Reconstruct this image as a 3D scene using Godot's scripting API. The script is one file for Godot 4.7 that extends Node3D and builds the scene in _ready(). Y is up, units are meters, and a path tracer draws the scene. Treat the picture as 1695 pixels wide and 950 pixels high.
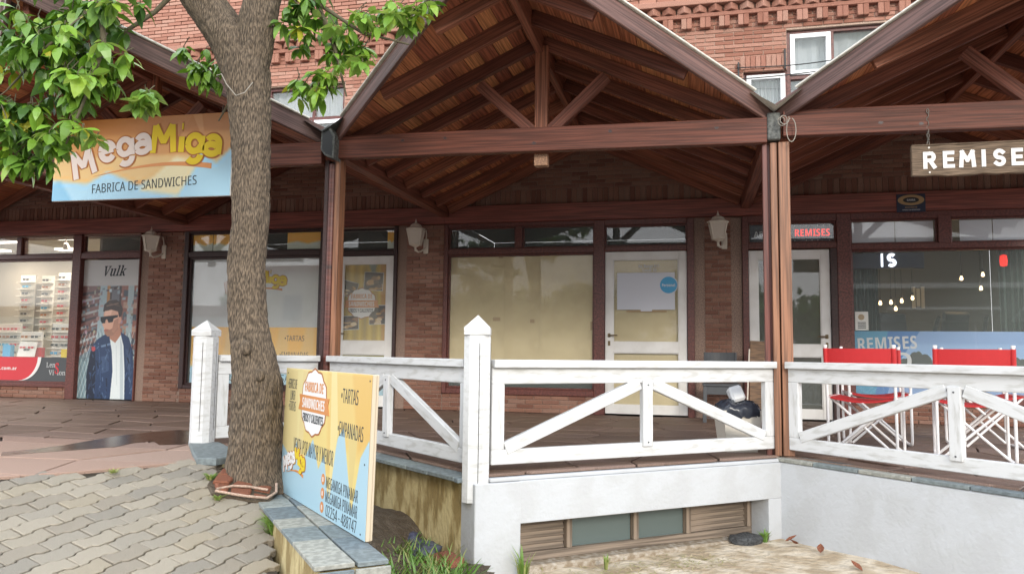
extends Node3D

var R := RandomNumberGenerator.new()
var M := {}
var T := {}
var used := {}
var shapes := {}
const UP := Vector3.UP
const XC := [-11.12, -7.16, -3.2, 0.66, 4.56]      # valleys between the gabled bays
const SL := 0.455                                   # roof slope
const ZF := 3.38                                    # line of the posts


func _ready():
	R.seed = 11
	view_and_light()
	materials()
	ground()
	terrace_floor()
	deck_walls()
	roofs()
	shop_optic()
	shop_sandwich()
	shop_vacant()
	shop_remises()
	upper_storey()
	opposite_side()
	posts_and_gutters()
	railings()
	planter()
	tree()
	hanging_signs()
	board_sign()
	lanterns()
	porch_things()
	red_chairs()
	weeds_and_stones()


func view_and_light():
	var cam = Camera3D.new()
	cam.name = "camera"
	cam.fov = 40.91
	cam.near = 0.05
	cam.far = 600.0
	cam.transform = Transform3D(Basis(Vector3(0.97388, 0.01169, -0.22679), Vector3(0.00796, 0.99625, 0.08551), Vector3(0.22694, -0.08508, 0.97019)).orthonormalized(), Vector3(0, 0.7668, 9.761))
	add_child(cam)
	cam.current = true
	var e = Environment.new()
	e.background_mode = Environment.BG_SKY
	var sm = ProceduralSkyMaterial.new()
	sm.sky_top_color = Color(0.88, 0.92, 0.97)
	sm.sky_horizon_color = Color(1.0, 1.0, 1.0)
	sm.sky_curve = 0.4
	sm.sky_energy_multiplier = 1.0
	sm.ground_bottom_color = Color(0.5, 0.47, 0.43)
	sm.ground_horizon_color = Color(0.8, 0.8, 0.8)
	var sk = Sky.new()
	sk.sky_material = sm
	e.sky = sk
	e.background_energy_multiplier = 1.3
	e.tonemap_mode = Environment.TONE_MAPPER_LINEAR
	e.tonemap_exposure = 2.45
	e.sdfgi_enabled = true
	e.ssao_enabled = true
	e.ssil_enabled = true
	var we = WorldEnvironment.new()
	we.name = "world_environment"
	we.environment = e
	add_child(we)
	var sun = DirectionalLight3D.new()
	sun.name = "sun"
	sun.light_energy = 0.3
	sun.light_color = Color(1.0, 0.97, 0.92)
	sun.light_angular_distance = 13.0
	sun.shadow_enabled = true
	add_child(sun)
	sun.look_at_from_position(Vector3(4.5, 4.1, 9.9), Vector3.ZERO)


# ---------------------------------------------------------------- names and nodes
func numbered(p, n):
	var k = str(p.get_instance_id()) + n
	var c = used.get(k, 0)
	used[k] = c + 1
	return n if c == 0 else "%s_%03d" % [n, c]

func wx(p):
	var t = Transform3D()
	while p is Node3D and p != self:
		t = p.transform * t
		p = p.get_parent()
	return t

func tag(o, label, cat, group = ""):
	o.set_meta("label", label)
	o.set_meta("category", cat)
	if group != "":
		o.set_meta("group", group)
	return o

func thing(n, label, cat, at = Vector3.ZERO, group = ""):
	var o = Node3D.new()
	o.name = numbered(self, n)
	add_child(o, true)
	o.position = at
	return tag(o, label, cat, group)

func part(p, n, mesh, mat, xf = Transform3D(), stuff = false):
	var o = MeshInstance3D.new()
	o.name = numbered(p, n)
	o.mesh = mesh
	o.material_override = mat
	p.add_child(o, true)
	o.transform = xf if p == self else wx(p).affine_inverse() * xf
	if stuff:
		o.set_meta("kind", "stuff")
	return o

func one(n, mesh, mat, label, cat, xf = Transform3D(), group = ""):
	return tag(part(self, n, mesh, mat, xf), label, cat, group)

func struct(n, mesh, mat, xf = Transform3D()):
	var o = part(self, n, mesh, mat, xf)
	o.set_meta("kind", "structure")
	return o

func copy(src, label, xf, n):
	var c = src.duplicate()
	c.name = numbered(self, n)
	add_child(c, true)
	c.transform = xf
	c.set_meta("label", label)
	return c

func at(x, y, z):
	return Transform3D(Basis(), Vector3(x, y, z))

func turned(x, y, z, ry, rx = 0.0, rz = 0.0):
	return Transform3D(Basis.from_euler(Vector3(rx, ry, rz)), Vector3(x, y, z))


# ---------------------------------------------------------------- mesh helpers
func begin():
	var st = SurfaceTool.new()
	st.begin(Mesh.PRIMITIVE_TRIANGLES)
	return st

func tri(st, a, b, c, o):
	var n = (b - a).cross(c - a)
	if n.length_squared() < 1e-16:
		return
	n = n.normalized()
	if n.dot(o) > 0:
		var k = b
		b = c
		c = k
	else:
		n = -n
	for v in [a, b, c]:
		st.set_normal(n)
		st.add_vertex(v)

func quad(st, a, b, c, d, o):
	tri(st, a, b, c, o)
	tri(st, a, c, d, o)

func cbox(sx: float, sy: float, sz: float, ch: float = 0.004):
	var k = "b%.3f/%.3f/%.3f/%.4f" % [sx, sy, sz, ch]
	if shapes.has(k):
		return shapes[k]
	var h = [sx / 2, sy / 2, sz / 2]
	ch = minf(ch, minf(sx, minf(sy, sz)) * 0.45)
	var st = begin()
	for a in 3:
		var b = (a + 1) % 3
		var c = (a + 2) % 3
		for s in [-1, 1]:
			var p = []
			for q in [[-1, -1], [1, -1], [1, 1], [-1, 1]]:
				var v = Vector3()
				v[a] = s * h[a]
				v[b] = q[0] * (h[b] - ch)
				v[c] = q[1] * (h[c] - ch)
				p.append(v)
			var o = Vector3()
			o[a] = s
			quad(st, p[0], p[1], p[2], p[3], o)
		for sb in [-1, 1]:
			for sc in [-1, 1]:
				var p = []
				for q in [[-1, 0], [1, 0], [1, 1], [-1, 1]]:
					var v = Vector3()
					v[a] = q[0] * (h[a] - ch)
					v[b] = sb * (h[b] - (ch if q[1] else 0.0))
					v[c] = sc * (h[c] - (0.0 if q[1] else ch))
					p.append(v)
				var o = Vector3()
				o[b] = sb
				o[c] = sc
				quad(st, p[0], p[1], p[2], p[3], o)
	for s0 in [-1, 1]:
		for s1 in [-1, 1]:
			for s2 in [-1, 1]:
				tri(st, Vector3(s0 * h[0], s1 * (h[1] - ch), s2 * (h[2] - ch)), Vector3(s0 * (h[0] - ch), s1 * h[1], s2 * (h[2] - ch)), Vector3(s0 * (h[0] - ch), s1 * (h[1] - ch), s2 * h[2]), Vector3(s0, s1, s2))
	var m = st.commit()
	shapes[k] = m
	return m

func aim(a, b, up = UP):
	var x = (b - a).normalized()
	var z = x.cross(up)
	if z.length() < 0.01:
		z = x.cross(Vector3.BACK)
	z = z.normalized()
	return Transform3D(Basis(x, z.cross(x), z), (a + b) / 2)

func beam(p, n, a, b, h, d, mat, up = UP, ch = 0.004):
	return part(p, n, cbox(snappedf((b - a).length(), 0.001), h, d, ch), mat, aim(a, b, up))

func box(p, n, x0, x1, y0, y1, z0, z1, mat, ch = 0.003):
	return part(p, n, cbox(x1 - x0, y1 - y0, z1 - z0, ch), mat, at((x0 + x1) / 2, (y0 + y1) / 2, (z0 + z1) / 2))

func join(list):
	var st = begin()
	for it in list:
		st.append_from(it[0], 0, it[1])
	return st.commit()

func bx(x0, x1, y0, y1, z0, z1, ch = 0.003):
	return [cbox(x1 - x0, y1 - y0, z1 - z0, ch), at((x0 + x1) / 2, (y0 + y1) / 2, (z0 + z1) / 2)]

func ring(x0, x1, y0, y1, w, z0, z1):
	return join([bx(x0, x0 + w, y0, y1, z0, z1), bx(x1 - w, x1, y0, y1, z0, z1), bx(x0 + w, x1 - w, y0, y0 + w, z0, z1 - 0.002), bx(x0 + w, x1 - w, y1 - w, y1, z0, z1 - 0.002)])

func area2(p):
	var s = 0.0
	for i in p.size():
		s += p[i].cross(p[(i + 1) % p.size()])
	return s / 2

func inset(p, d):
	var q = PackedVector2Array()
	var sg = signf(area2(p))
	var n = p.size()
	for i in n:
		var e0 = (p[i] - p[(i + n - 1) % n]).normalized()
		var e1 = (p[(i + 1) % n] - p[i]).normalized()
		var n0 = Vector2(-e0.y, e0.x) * sg
		var n1 = Vector2(-e1.y, e1.x) * sg
		var b = (n0 + n1)
		var k = clampf(1.0 + n0.dot(n1), 0.35, 2.0)
		q.append(p[i] + b * d / k)
	return q

# polygon in XY pushed along z from z0 to z1 (the front), its front edge bevelled by bev
func prism(p, z0, z1, bev = 0.0):
	var st = begin()
	var top = inset(p, bev) if bev > 0 else p
	var n = p.size()
	var sg = signf(area2(p))
	for pass_ in 2:
		var q = top if pass_ == 0 else p
		var z = z1 if pass_ == 0 else z0
		var ix = Geometry2D.triangulate_polygon(q)
		for i in range(0, ix.size(), 3):
			tri(st, Vector3(q[ix[i]].x, q[ix[i]].y, z), Vector3(q[ix[i + 1]].x, q[ix[i + 1]].y, z), Vector3(q[ix[i + 2]].x, q[ix[i + 2]].y, z), Vector3(0, 0, 1 if pass_ == 0 else -1))
	for i in n:
		var j = (i + 1) % n
		var e = p[j] - p[i]
		var o = Vector3(e.y, -e.x, 0) * sg
		var zb = z1 - bev
		quad(st, Vector3(p[i].x, p[i].y, z0), Vector3(p[j].x, p[j].y, z0), Vector3(p[j].x, p[j].y, zb), Vector3(p[i].x, p[i].y, zb), o)
		if bev > 0:
			quad(st, Vector3(p[i].x, p[i].y, zb), Vector3(p[j].x, p[j].y, zb), Vector3(top[j].x, top[j].y, z1), Vector3(top[i].x, top[i].y, z1), o + Vector3(0, 0, 0.01))
	return st.commit()

# the plan (x, z) of a floor piece laid flat: prism in XY turned so that its front looks up
func flat_xf(y = 0.0):
	return Transform3D(Basis(Vector3(1, 0, 0), Vector3(0, 0, -1), Vector3(0, 1, 0)), Vector3(0, y, 0))

func flatp(p):
	var q = PackedVector2Array()
	for v in p:
		q.append(Vector2(v.x, -v.y))
	return q

func tube(pts, rad, sides = 8, caps = true):
	var st = begin()
	var n = pts.size()
	var rings = []
	var nx = Vector3.ZERO
	for i in n:
		var d = (pts[mini(i + 1, n - 1)] - pts[maxi(i - 1, 0)]).normalized()
		if nx == Vector3.ZERO:
			nx = d.cross(Vector3(0.31, 0.87, 0.4)).normalized()
		nx = (nx - d * nx.dot(d)).normalized()
		var ny = d.cross(nx)
		var r = rad[i] if rad is Array else rad
		var ring_ = []
		for k in sides + 1:
			var a = TAU * k / sides
			var o = nx * cos(a) + ny * sin(a)
			ring_.append([pts[i] + o * r, o])
		rings.append(ring_)
	for i in n - 1:
		for k in sides:
			var q = [rings[i][k], rings[i][k + 1], rings[i + 1][k + 1], rings[i + 1][k]]
			var order = [0, 1, 2, 0, 2, 3]
			var nn = (q[1][0] - q[0][0]).cross(q[2][0] - q[0][0])
			if nn.dot(q[0][1]) > 0:
				order = [0, 2, 1, 0, 3, 2]
			for t in order:
				st.set_normal(q[t][1])
				st.add_vertex(q[t][0])
	if caps:
		for e in [0, n - 1]:
			var o = (pts[e] - pts[1 if e == 0 else n - 2]).normalized()
			for k in sides:
				tri(st, pts[e], rings[e][k][0], rings[e][k + 1][0], o)
	return st.commit()

# corners of a tube rounded with a few points
func bent(pts, r = 0.05):
	var out = [pts[0]]
	for i in range(1, pts.size() - 1):
		var a = pts[i - 1]
		var b = pts[i]
		var c = pts[i + 1]
		var ra = minf(r, (a - b).length() * 0.45)
		var rb = minf(r, (c - b).length() * 0.45)
		var p0 = b + (a - b).normalized() * ra
		var p1 = b + (c - b).normalized() * rb
		for k in 5:
			var t = k / 4.0
			out.append(p0.lerp(b, t).lerp(b.lerp(p1, t), t))
	out.append(pts[-1])
	return out

func lathe(prof, sides = 16, flat = false):
	var st = begin()
	for i in prof.size() - 1:
		for k in sides:
			var q = []
			for e in [[i, k], [i, k + 1], [i + 1, k + 1], [i + 1, k]]:
				var a = TAU * (e[1] + (0.5 if flat else 0.0)) / sides
				q.append(Vector3(cos(a) * prof[e[0]].x, prof[e[0]].y, sin(a) * prof[e[0]].x))
			var mid = TAU * (k + (1.0 if flat else 0.5)) / sides
			var dy = prof[i + 1].y - prof[i].y
			var dr = prof[i + 1].x - prof[i].x
			quad(st, q[0], q[1], q[2], q[3], Vector3(cos(mid) * dy, -dr, sin(mid) * dy))
	if not flat:
		pass
	return st.commit()

func picture(w, h, d = 0.003):
	var st = begin()
	var q = [[-w / 2, -h / 2, 0, 1], [w / 2, -h / 2, 1, 1], [w / 2, h / 2, 1, 0], [-w / 2, h / 2, 0, 0]]
	for i in [0, 2, 1, 0, 3, 2]:
		st.set_normal(Vector3(0, 0, 1))
		st.set_uv(Vector2(q[i][2], q[i][3]))
		st.add_vertex(Vector3(q[i][0], q[i][1], d))
	for i in 4:
		var a = q[i]
		var b = q[(i + 1) % 4]
		var o = Vector3(b[1] - a[1], a[0] - b[0], 0).normalized()
		for v in [[a, d], [b, d], [b, 0.0], [a, d], [b, 0.0], [a, 0.0]]:
			st.set_normal(o)
			st.set_uv(Vector2(v[0][2], v[0][3]))
			st.add_vertex(Vector3(v[0][0], v[0][1], v[1]))
	for i in [0, 1, 2, 0, 2, 3]:
		st.set_normal(Vector3(0, 0, -1))
		st.set_uv(Vector2(0.5, 0.5))
		st.add_vertex(Vector3(q[i][0], q[i][1], 0))
	return st.commit()

func leaf_shape(l, w, droop, fold):
	var st = begin()
	var ts = [0.0, 0.22, 0.5, 0.78, 1.0]
	var ws = [0.04, 0.72, 1.0, 0.62, 0.0]
	var rows = []
	for i in 5:
		var y = -droop * l * ts[i] * ts[i]
		var hw = w / 2 * ws[i]
		rows.append([Vector3(l * ts[i], y + fold * hw, -hw), Vector3(l * ts[i], y, 0), Vector3(l * ts[i], y + fold * hw, hw)])
	for i in 4:
		for k in 2:
			quad(st, rows[i][k], rows[i][k + 1], rows[i + 1][k + 1], rows[i + 1][k], UP)
	return st.commit()


# ---------------------------------------------------------------- lettering
func text_mesh(s, h, bold = false, serif = false, swell = 0.0, depth = 0.002):
	var f = SystemFont.new()
	f.font_names = PackedStringArray(["Droid Serif" if serif else "Droid Sans"])
	f.font_weight = 700 if bold else 400
	var tm = TextMesh.new()
	var font = f
	if swell > 0:
		font = FontVariation.new()
		font.base_font = f
		font.variation_embolden = swell
	tm.font = font
	tm.text = s
	tm.font_size = 64
	tm.pixel_size = h / (64 * 0.714)
	tm.depth = depth
	tm.curve_step = 1.2
	return tm

# centred at the given place; width > 0 squeezes the line to that width
func words(p, s, h, xf, mat, width = 0.0, bold = false, serif = false, swell = 0.0, depth = 0.002, n = "lettering"):
	var m = text_mesh(s, h, bold, serif, swell, depth)
	if width > 0:
		var w = m.get_aabb().size.x
		if w > 0.0001:
			xf = xf * Transform3D(Basis.from_scale(Vector3(width / w, 1, 1)), Vector3())
	return part(p, n, m, mat, xf)

const LOGO := [["M", 0.165, 0.60, 0.325, 17.0, 0], ["e", 0.300, 0.41, 0.325, 13.0, 0], ["g", 0.405, 0.365, 0.325, 7.0, 0], ["a", 0.508, 0.335, 0.325, 4.0, 0], ["M", 0.625, 0.345, 0.335, 0.0, 1], ["i", 0.728, 0.35, 0.335, -2.0, 1], ["g", 0.804, 0.365, 0.335, -5.0, 1], ["a", 0.905, 0.395, 0.335, -9.0, 1]]

func arc(cx, cy, rx, ry, a0, a1, n = 10):
	var p = PackedVector2Array()
	for i in n + 1:
		var a = deg_to_rad(lerpf(a0, a1, i / float(n)))
		p.append(Vector2(cx + rx * cos(a), cy + ry * sin(a)))
	return p

# brush strokes of the round letters, capital height 1, each letter about its own middle
func strokes(c):
	match c:
		"M": return [PackedVector2Array([Vector2(-0.42, 0), Vector2(-0.34, 1)]), PackedVector2Array([Vector2(-0.34, 1), Vector2(0, 0.38), Vector2(0.34, 1)]), PackedVector2Array([Vector2(0.34, 1), Vector2(0.42, 0)])]
		"e": return [PackedVector2Array([Vector2(-0.24, 0.36), Vector2(0.26, 0.36)]), arc(0, 0.35, 0.28, 0.30, 0, 170), arc(0, 0.33, 0.28, 0.31, 170, 320)]
		"g": return [arc(-0.02, 0.34, 0.26, 0.28, 20, 190), arc(-0.02, 0.34, 0.26, 0.28, 190, 345), PackedVector2Array([Vector2(0.27, 0.62), Vector2(0.27, 0.0)]), arc(0.0, -0.05, 0.27, 0.26, 0, -140)]
		"a": return [arc(-0.02, 0.36, 0.26, 0.27, 150, 0), PackedVector2Array([Vector2(0.24, 0.40), Vector2(0.26, 0.03)]), arc(-0.03, 0.19, 0.25, 0.17, 40, 200), arc(-0.03, 0.19, 0.25, 0.17, 200, 350)]
		"i": return [PackedVector2Array([Vector2(0, 0), Vector2(0, 0.56)]), PackedVector2Array([Vector2(-0.03, 0.93), Vector2(0.03, 0.93)])]
		"R": return [PackedVector2Array([Vector2(-0.28, 0), Vector2(-0.28, 1)]), PackedVector2Array([Vector2(-0.28, 1), Vector2(0.12, 1)]), arc(0.10, 0.74, 0.20, 0.26, 90, -90), PackedVector2Array([Vector2(0.10, 0.48), Vector2(-0.28, 0.48)]), PackedVector2Array([Vector2(0.05, 0.46), Vector2(0.32, 0)])]
		"E": return [PackedVector2Array([Vector2(-0.25, 0), Vector2(-0.25, 1)]), PackedVector2Array([Vector2(-0.25, 1), Vector2(0.25, 1)]), PackedVector2Array([Vector2(-0.25, 0.5), Vector2(0.2, 0.5)]), PackedVector2Array([Vector2(-0.25, 0), Vector2(0.26, 0)])]
		"I": return [PackedVector2Array([Vector2(0, 0), Vector2(0, 1)])]
		"S": return [arc(0, 0.74, 0.26, 0.26, 35, 270), arc(0, 0.24, 0.27, 0.26, 90, -145)]
	return []

func letter(p, c, h, xf, m, half, n = "letter", d = 0.0015, square = false):
	var list = []
	var z = 0.0
	for s in strokes(c):
		for q in Geometry2D.offset_polyline(s, half, Geometry2D.JOIN_MITER if square else Geometry2D.JOIN_ROUND, Geometry2D.END_SQUARE if square else Geometry2D.END_ROUND):
			var sc = PackedVector2Array()
			for v in q:
				sc.append(Vector2(v.x * h, (v.y - 0.4) * h))
			list.append([prism(sc, 0, d + z), Transform3D()])
			z += 0.00025
	return part(p, n, join(list), m, xf)

# the two-colour round lettering with its brown edge; w, h is the field it spans
func logo(p, xf, w, h, z, edge, c0, c1):
	for it in LOGO:
		var base = xf * Transform3D(Basis(Vector3(0, 0, 1), deg_to_rad(it[4])), Vector3((it[1] - 0.5) * w, (0.5 - it[2]) * h, z))
		var hh = h * it[3]
		letter(p, it[0], hh, base, edge, 0.172, "letter_edge")
		letter(p, it[0], hh, base * at(0, 0, 0.0032), c0 if it[5] == 0 else c1, 0.115)
	var sw = PackedVector2Array()
	for i in 13:
		var t = i / 12.0
		sw.append(Vector2((0.22 + 0.68 * t - 0.5) * w, (0.5 - 0.735 + 0.14 * sin(t * 2.3)) * h))
	for i in 12:
		var t = 1.0 - i / 12.0
		sw.append(Vector2((0.22 + 0.68 * t - 0.5) * w, (0.5 - 0.737 + 0.14 * sin(t * 2.3) - 0.062 * t) * h))
	part(p, "swoosh", prism(sw, 0, 0.002), M.print_orange, xf * at(0, 0, z))


# ---------------------------------------------------------------- painted prints
class Pic:
	var im
	var w
	var h
	func _init(W, H, c):
		w = W
		h = H
		im = Image.create(W, H, false, Image.FORMAT_RGB8)
		im.fill(c)
	func poly(p, c):
		var y0 = 1e9
		var y1 = -1e9
		for v in p:
			y0 = minf(y0, v[1] * h)
			y1 = maxf(y1, v[1] * h)
		for y in range(maxi(0, int(y0)), mini(h, int(y1) + 1)):
			var yy = y + 0.5
			var xs = []
			for i in p.size():
				var a = p[i]
				var b = p[(i + 1) % p.size()]
				var ay = a[1] * h
				var by = b[1] * h
				if (ay <= yy) != (by <= yy):
					xs.append((a[0] + (b[0] - a[0]) * (yy - ay) / (by - ay)) * w)
			xs.sort()
			for i in range(0, xs.size() - 1, 2):
				var x0 = clampi(int(round(xs[i])), 0, w)
				var x1 = clampi(int(round(xs[i + 1])), 0, w)
				if x1 > x0:
					im.fill_rect(Rect2i(x0, y, x1 - x0, 1), c)
	func ell(cx, cy, rx, ry, c):
		var p = []
		for i in 24:
			p.append([cx + rx * cos(TAU * i / 24), cy + ry * sin(TAU * i / 24)])
		poly(p, c)
	func line(x0, y0, x1, y1, t, c):
		var d = Vector2((x1 - x0) * w, (y1 - y0) * h).normalized() * t * 0.5
		var ox = -d.y / w
		var oy = d.x / h
		poly([[x0 + ox, y0 + oy], [x1 + ox, y1 + oy], [x1 - ox, y1 - oy], [x0 - ox, y0 - oy]], c)
	func blur(k):
		im.resize(maxi(1, w / k), maxi(1, h / k), Image.INTERPOLATE_LANCZOS)
		im.resize(w, h, Image.INTERPOLATE_CUBIC)
	func grain(amount):
		var n = FastNoiseLite.new()
		n.seed = 77
		n.frequency = 0.35
		for y in h:
			for x in w:
				var c = im.get_pixel(x, y)
				var d = n.get_noise_2d(x, y) * amount / 100.0
				im.set_pixel(x, y, Color(c.r + d, c.g + d, c.b + d))
	func material(rough, k = 1.0):
		var m = StandardMaterial3D.new()
		m.albedo_texture = ImageTexture.create_from_image(im)
		m.albedo_color = Color(k, k, k)
		m.roughness = rough
		m.texture_repeat = false
		return m


# ---------------------------------------------------------------- materials
func lin(r, g, b, a = 1.0):
	var c = Color(r, g, b).linear_to_srgb()
	c.a = a
	return c

func noise_tex(n, sd, freq, octaves, lo, hi, size = 512, kind = FastNoiseLite.TYPE_SIMPLEX_SMOOTH, a = 0.25, b = 0.75):
	var f = FastNoiseLite.new()
	f.noise_type = kind
	f.seed = sd
	f.frequency = freq
	f.fractal_octaves = octaves
	if kind == FastNoiseLite.TYPE_CELLULAR:
		f.cellular_return_type = FastNoiseLite.RETURN_CELL_VALUE
	var t = NoiseTexture2D.new()
	t.width = size
	t.height = size
	t.seamless = true
	t.noise = f
	var g = Gradient.new()
	g.offsets = PackedFloat32Array([a, b])
	g.colors = PackedColorArray([lo if lo is Color else Color(lo, lo, lo), hi if hi is Color else Color(hi, hi, hi)])
	t.color_ramp = g
	T[n] = t

func mat(n, c, rough = 0.8, tex = "", sc = Vector3.ONE, bump = "", bs = 0.0, spec = 0.5):
	var m = StandardMaterial3D.new()
	m.albedo_color = lin(c[0], c[1], c[2])
	m.roughness = rough
	m.metallic_specular = spec
	if tex != "":
		m.albedo_texture = T[tex]
	if tex != "" or bump != "":
		m.uv1_triplanar = true
		m.uv1_scale = sc
	if bump != "":
		m.heightmap_enabled = true
		m.heightmap_texture = T[bump]
		m.heightmap_scale = bs
	M[n] = m
	return m

func shades(n, cols, rough, tex, sc, bump = "", bs = 0.0, spec = 0.4):
	M[n] = []
	for i in cols.size():
		var m = mat(n + str(i), cols[i], rough, tex, sc, bump, bs, spec)
		m.uv1_offset = Vector3(0.37 * i, 0.61 * i, 0.17 * i)
		M[n].append(m)

func pick(n):
	return M[n][R.randi() % M[n].size()]

func glow(n, c, e):
	var m = StandardMaterial3D.new()
	m.albedo_color = lin(c[0], c[1], c[2])
	m.emission_enabled = true
	m.emission = lin(c[0], c[1], c[2])
	m.emission_energy_multiplier = e
	M[n] = m

func materials():
	noise_tex("blotch", 3, 0.012, 5, 0.62, 1.0)
	noise_tex("grain", 5, 0.02, 5, 0.70, 1.0)
	noise_tex("fine", 8, 0.06, 4, 0.7, 1.0)
	noise_tex("speck", 9, 0.16, 3, 0.6, 1.0)
	noise_tex("white_wear", 12, 0.014, 6, Color(0.90, 0.895, 0.88), Color(1, 1, 1), 512, FastNoiseLite.TYPE_SIMPLEX_SMOOTH, 0.14, 0.46)
	noise_tex("plaster", 14, 0.007, 6, Color(0.975, 0.972, 0.965), Color(1, 1, 1), 512, FastNoiseLite.TYPE_SIMPLEX_SMOOTH, 0.3, 0.6)
	noise_tex("yellow_wall", 15, 0.01, 6, Color(0.76, 0.72, 0.64), Color(1, 1, 1), 512, FastNoiseLite.TYPE_SIMPLEX_SMOOTH, 0.28, 0.62)
	noise_tex("bark", 17, 0.045, 5, 0.5, 1.0, 512, FastNoiseLite.TYPE_SIMPLEX_SMOOTH, 0.3, 0.6)
	noise_tex("dirt", 19, 0.012, 6, Color(0.80, 0.76, 0.70), Color(1, 1, 1), 512, FastNoiseLite.TYPE_SIMPLEX_SMOOTH, 0.3, 0.7)
	noise_tex("plaster_dark", 27, 0.012, 6, 0.86, 1.0, 512, FastNoiseLite.TYPE_SIMPLEX_SMOOTH, 0.3, 0.7)
	noise_tex("bumps", 21, 0.05, 5, 0.0, 1.0)
	noise_tex("ridges", 22, 0.02, 5, 0.0, 1.0)
	shades("wood", [[0.30, 0.11, 0.066], [0.26, 0.092, 0.056], [0.33, 0.125, 0.072], [0.24, 0.085, 0.055], [0.15, 0.048, 0.030]], 0.55, "grain", Vector3(0.11, 4.5, 4.5), "ridges", 0.12)
	shades("board", [[0.50, 0.18, 0.085], [0.43, 0.145, 0.07], [0.58, 0.225, 0.10], [0.36, 0.115, 0.062], [0.62, 0.26, 0.11], [0.48, 0.18, 0.095]], 0.6, "grain", Vector3(0.11, 4.5, 4.5), "ridges", 0.1)
	shades("barge", [[0.15, 0.085, 0.075], [0.17, 0.09, 0.075]], 0.55, "grain", Vector3(0.11, 4.5, 4.5), "ridges", 0.08)
	mat("post_light", [0.30, 0.135, 0.072], 0.5, "grain", Vector3(0.11, 4.5, 4.5), "ridges", 0.08)
	mat("post_red", [0.15, 0.044, 0.032], 0.4, "grain", Vector3(0.11, 4.5, 4.5))
	mat("stub", [0.36, 0.20, 0.12], 0.7, "grain", Vector3(5, 5, 5))
	mat("frame", [0.155, 0.045, 0.035], 0.42, "fine", Vector3(1, 1, 1))
	mat("frame_dark", [0.055, 0.022, 0.020], 0.45, "fine", Vector3(1, 1, 1))
	mat("lintel", [0.27, 0.075, 0.052], 0.5, "grain", Vector3(0.11, 4.5, 4.5))
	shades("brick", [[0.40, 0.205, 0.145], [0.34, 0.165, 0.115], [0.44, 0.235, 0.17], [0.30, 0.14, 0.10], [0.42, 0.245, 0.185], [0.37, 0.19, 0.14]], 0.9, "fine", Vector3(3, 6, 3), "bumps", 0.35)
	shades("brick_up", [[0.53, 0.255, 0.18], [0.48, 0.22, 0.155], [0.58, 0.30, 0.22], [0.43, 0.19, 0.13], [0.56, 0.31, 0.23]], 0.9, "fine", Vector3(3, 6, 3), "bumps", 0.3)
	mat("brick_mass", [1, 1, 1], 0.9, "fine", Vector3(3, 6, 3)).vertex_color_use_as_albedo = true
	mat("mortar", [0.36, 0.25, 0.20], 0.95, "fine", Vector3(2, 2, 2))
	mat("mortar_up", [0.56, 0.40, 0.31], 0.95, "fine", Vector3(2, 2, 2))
	mat("white_wood", [0.585, 0.59, 0.595], 0.55, "white_wear", Vector3(0.6, 3.0, 3.0), "ridges", 0.03)
	mat("white_door", [0.74, 0.73, 0.71], 0.45, "plaster", Vector3(1, 1, 1))
	mat("white_pvc", [0.80, 0.80, 0.80], 0.35)
	mat("plaster", [0.465, 0.48, 0.50], 0.85, "plaster", Vector3(0.8, 0.8, 0.8), "bumps", 0.1)
	mat("yellow_plaster", [0.50, 0.41, 0.215], 0.9, "yellow_wall", Vector3(1.3, 0.6, 1.3), "bumps", 0.3)
	mat("grey_plaster", [0.40, 0.35, 0.29], 0.95, "dirt", Vector3(2, 2, 2), "bumps", 0.2)
	shades("slate", [[0.19, 0.22, 0.225], [0.27, 0.29, 0.275], [0.155, 0.185, 0.20], [0.32, 0.32, 0.285], [0.22, 0.255, 0.25]], 0.65, "plaster_dark", Vector3(3, 3, 3), "bumps", 0.08)
	shades("slate_blue", [[0.09, 0.095, 0.16], [0.12, 0.13, 0.17], [0.14, 0.15, 0.15]], 0.7, "blotch", Vector3(2, 2, 2), "bumps", 0.4)
	shades("paver", [[0.49, 0.43, 0.34], [0.43, 0.375, 0.30], [0.53, 0.465, 0.37], [0.46, 0.41, 0.335], [0.50, 0.43, 0.325], [0.40, 0.36, 0.30]], 0.95, "speck", Vector3(4, 4, 4), "bumps", 0.35)
	mat("joint", [0.085, 0.07, 0.052], 1.0, "speck", Vector3(4, 4, 4))
	shades("flag", [[0.50, 0.335, 0.26], [0.46, 0.30, 0.235], [0.53, 0.37, 0.295], [0.44, 0.30, 0.245]], 0.85, "speck", Vector3(2, 2, 2), "bumps", 0.12)
	shades("floor", [[0.29, 0.195, 0.15], [0.26, 0.17, 0.13], [0.33, 0.225, 0.18], [0.235, 0.155, 0.12], [0.31, 0.21, 0.17]], 0.6, "speck", Vector3(2, 2, 2), "bumps", 0.1)
	mat("floor_joint", [0.085, 0.06, 0.047], 0.95, "fine", Vector3(2, 2, 2))
	mat("wet", [0.10, 0.062, 0.045], 0.22, "blotch", Vector3(1.5, 1.5, 1.5))
	mat("dirt", [0.56, 0.48, 0.375], 0.97, "dirt", Vector3(0.5, 0.5, 0.5), "bumps", 0.8)
	mat("soil", [0.11, 0.085, 0.06], 1.0, "dirt", Vector3(1.5, 1.5, 1.5), "bumps", 1.5)
	mat("asphalt", [0.10, 0.10, 0.10], 0.95, "fine", Vector3(1, 1, 1))
	mat("bark", [0.195, 0.145, 0.10], 0.95, "bark", Vector3(5, 0.75, 5), "bark", 1.0)
	mat("twig", [0.10, 0.085, 0.05], 0.9)
	mat("broken_brick", [0.36, 0.13, 0.07], 0.95, "fine", Vector3(4, 4, 4), "bumps", 0.8)
	mat("rock", [0.40, 0.37, 0.32], 0.95, "speck", Vector3(4, 4, 4), "bumps", 1.5)
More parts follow.
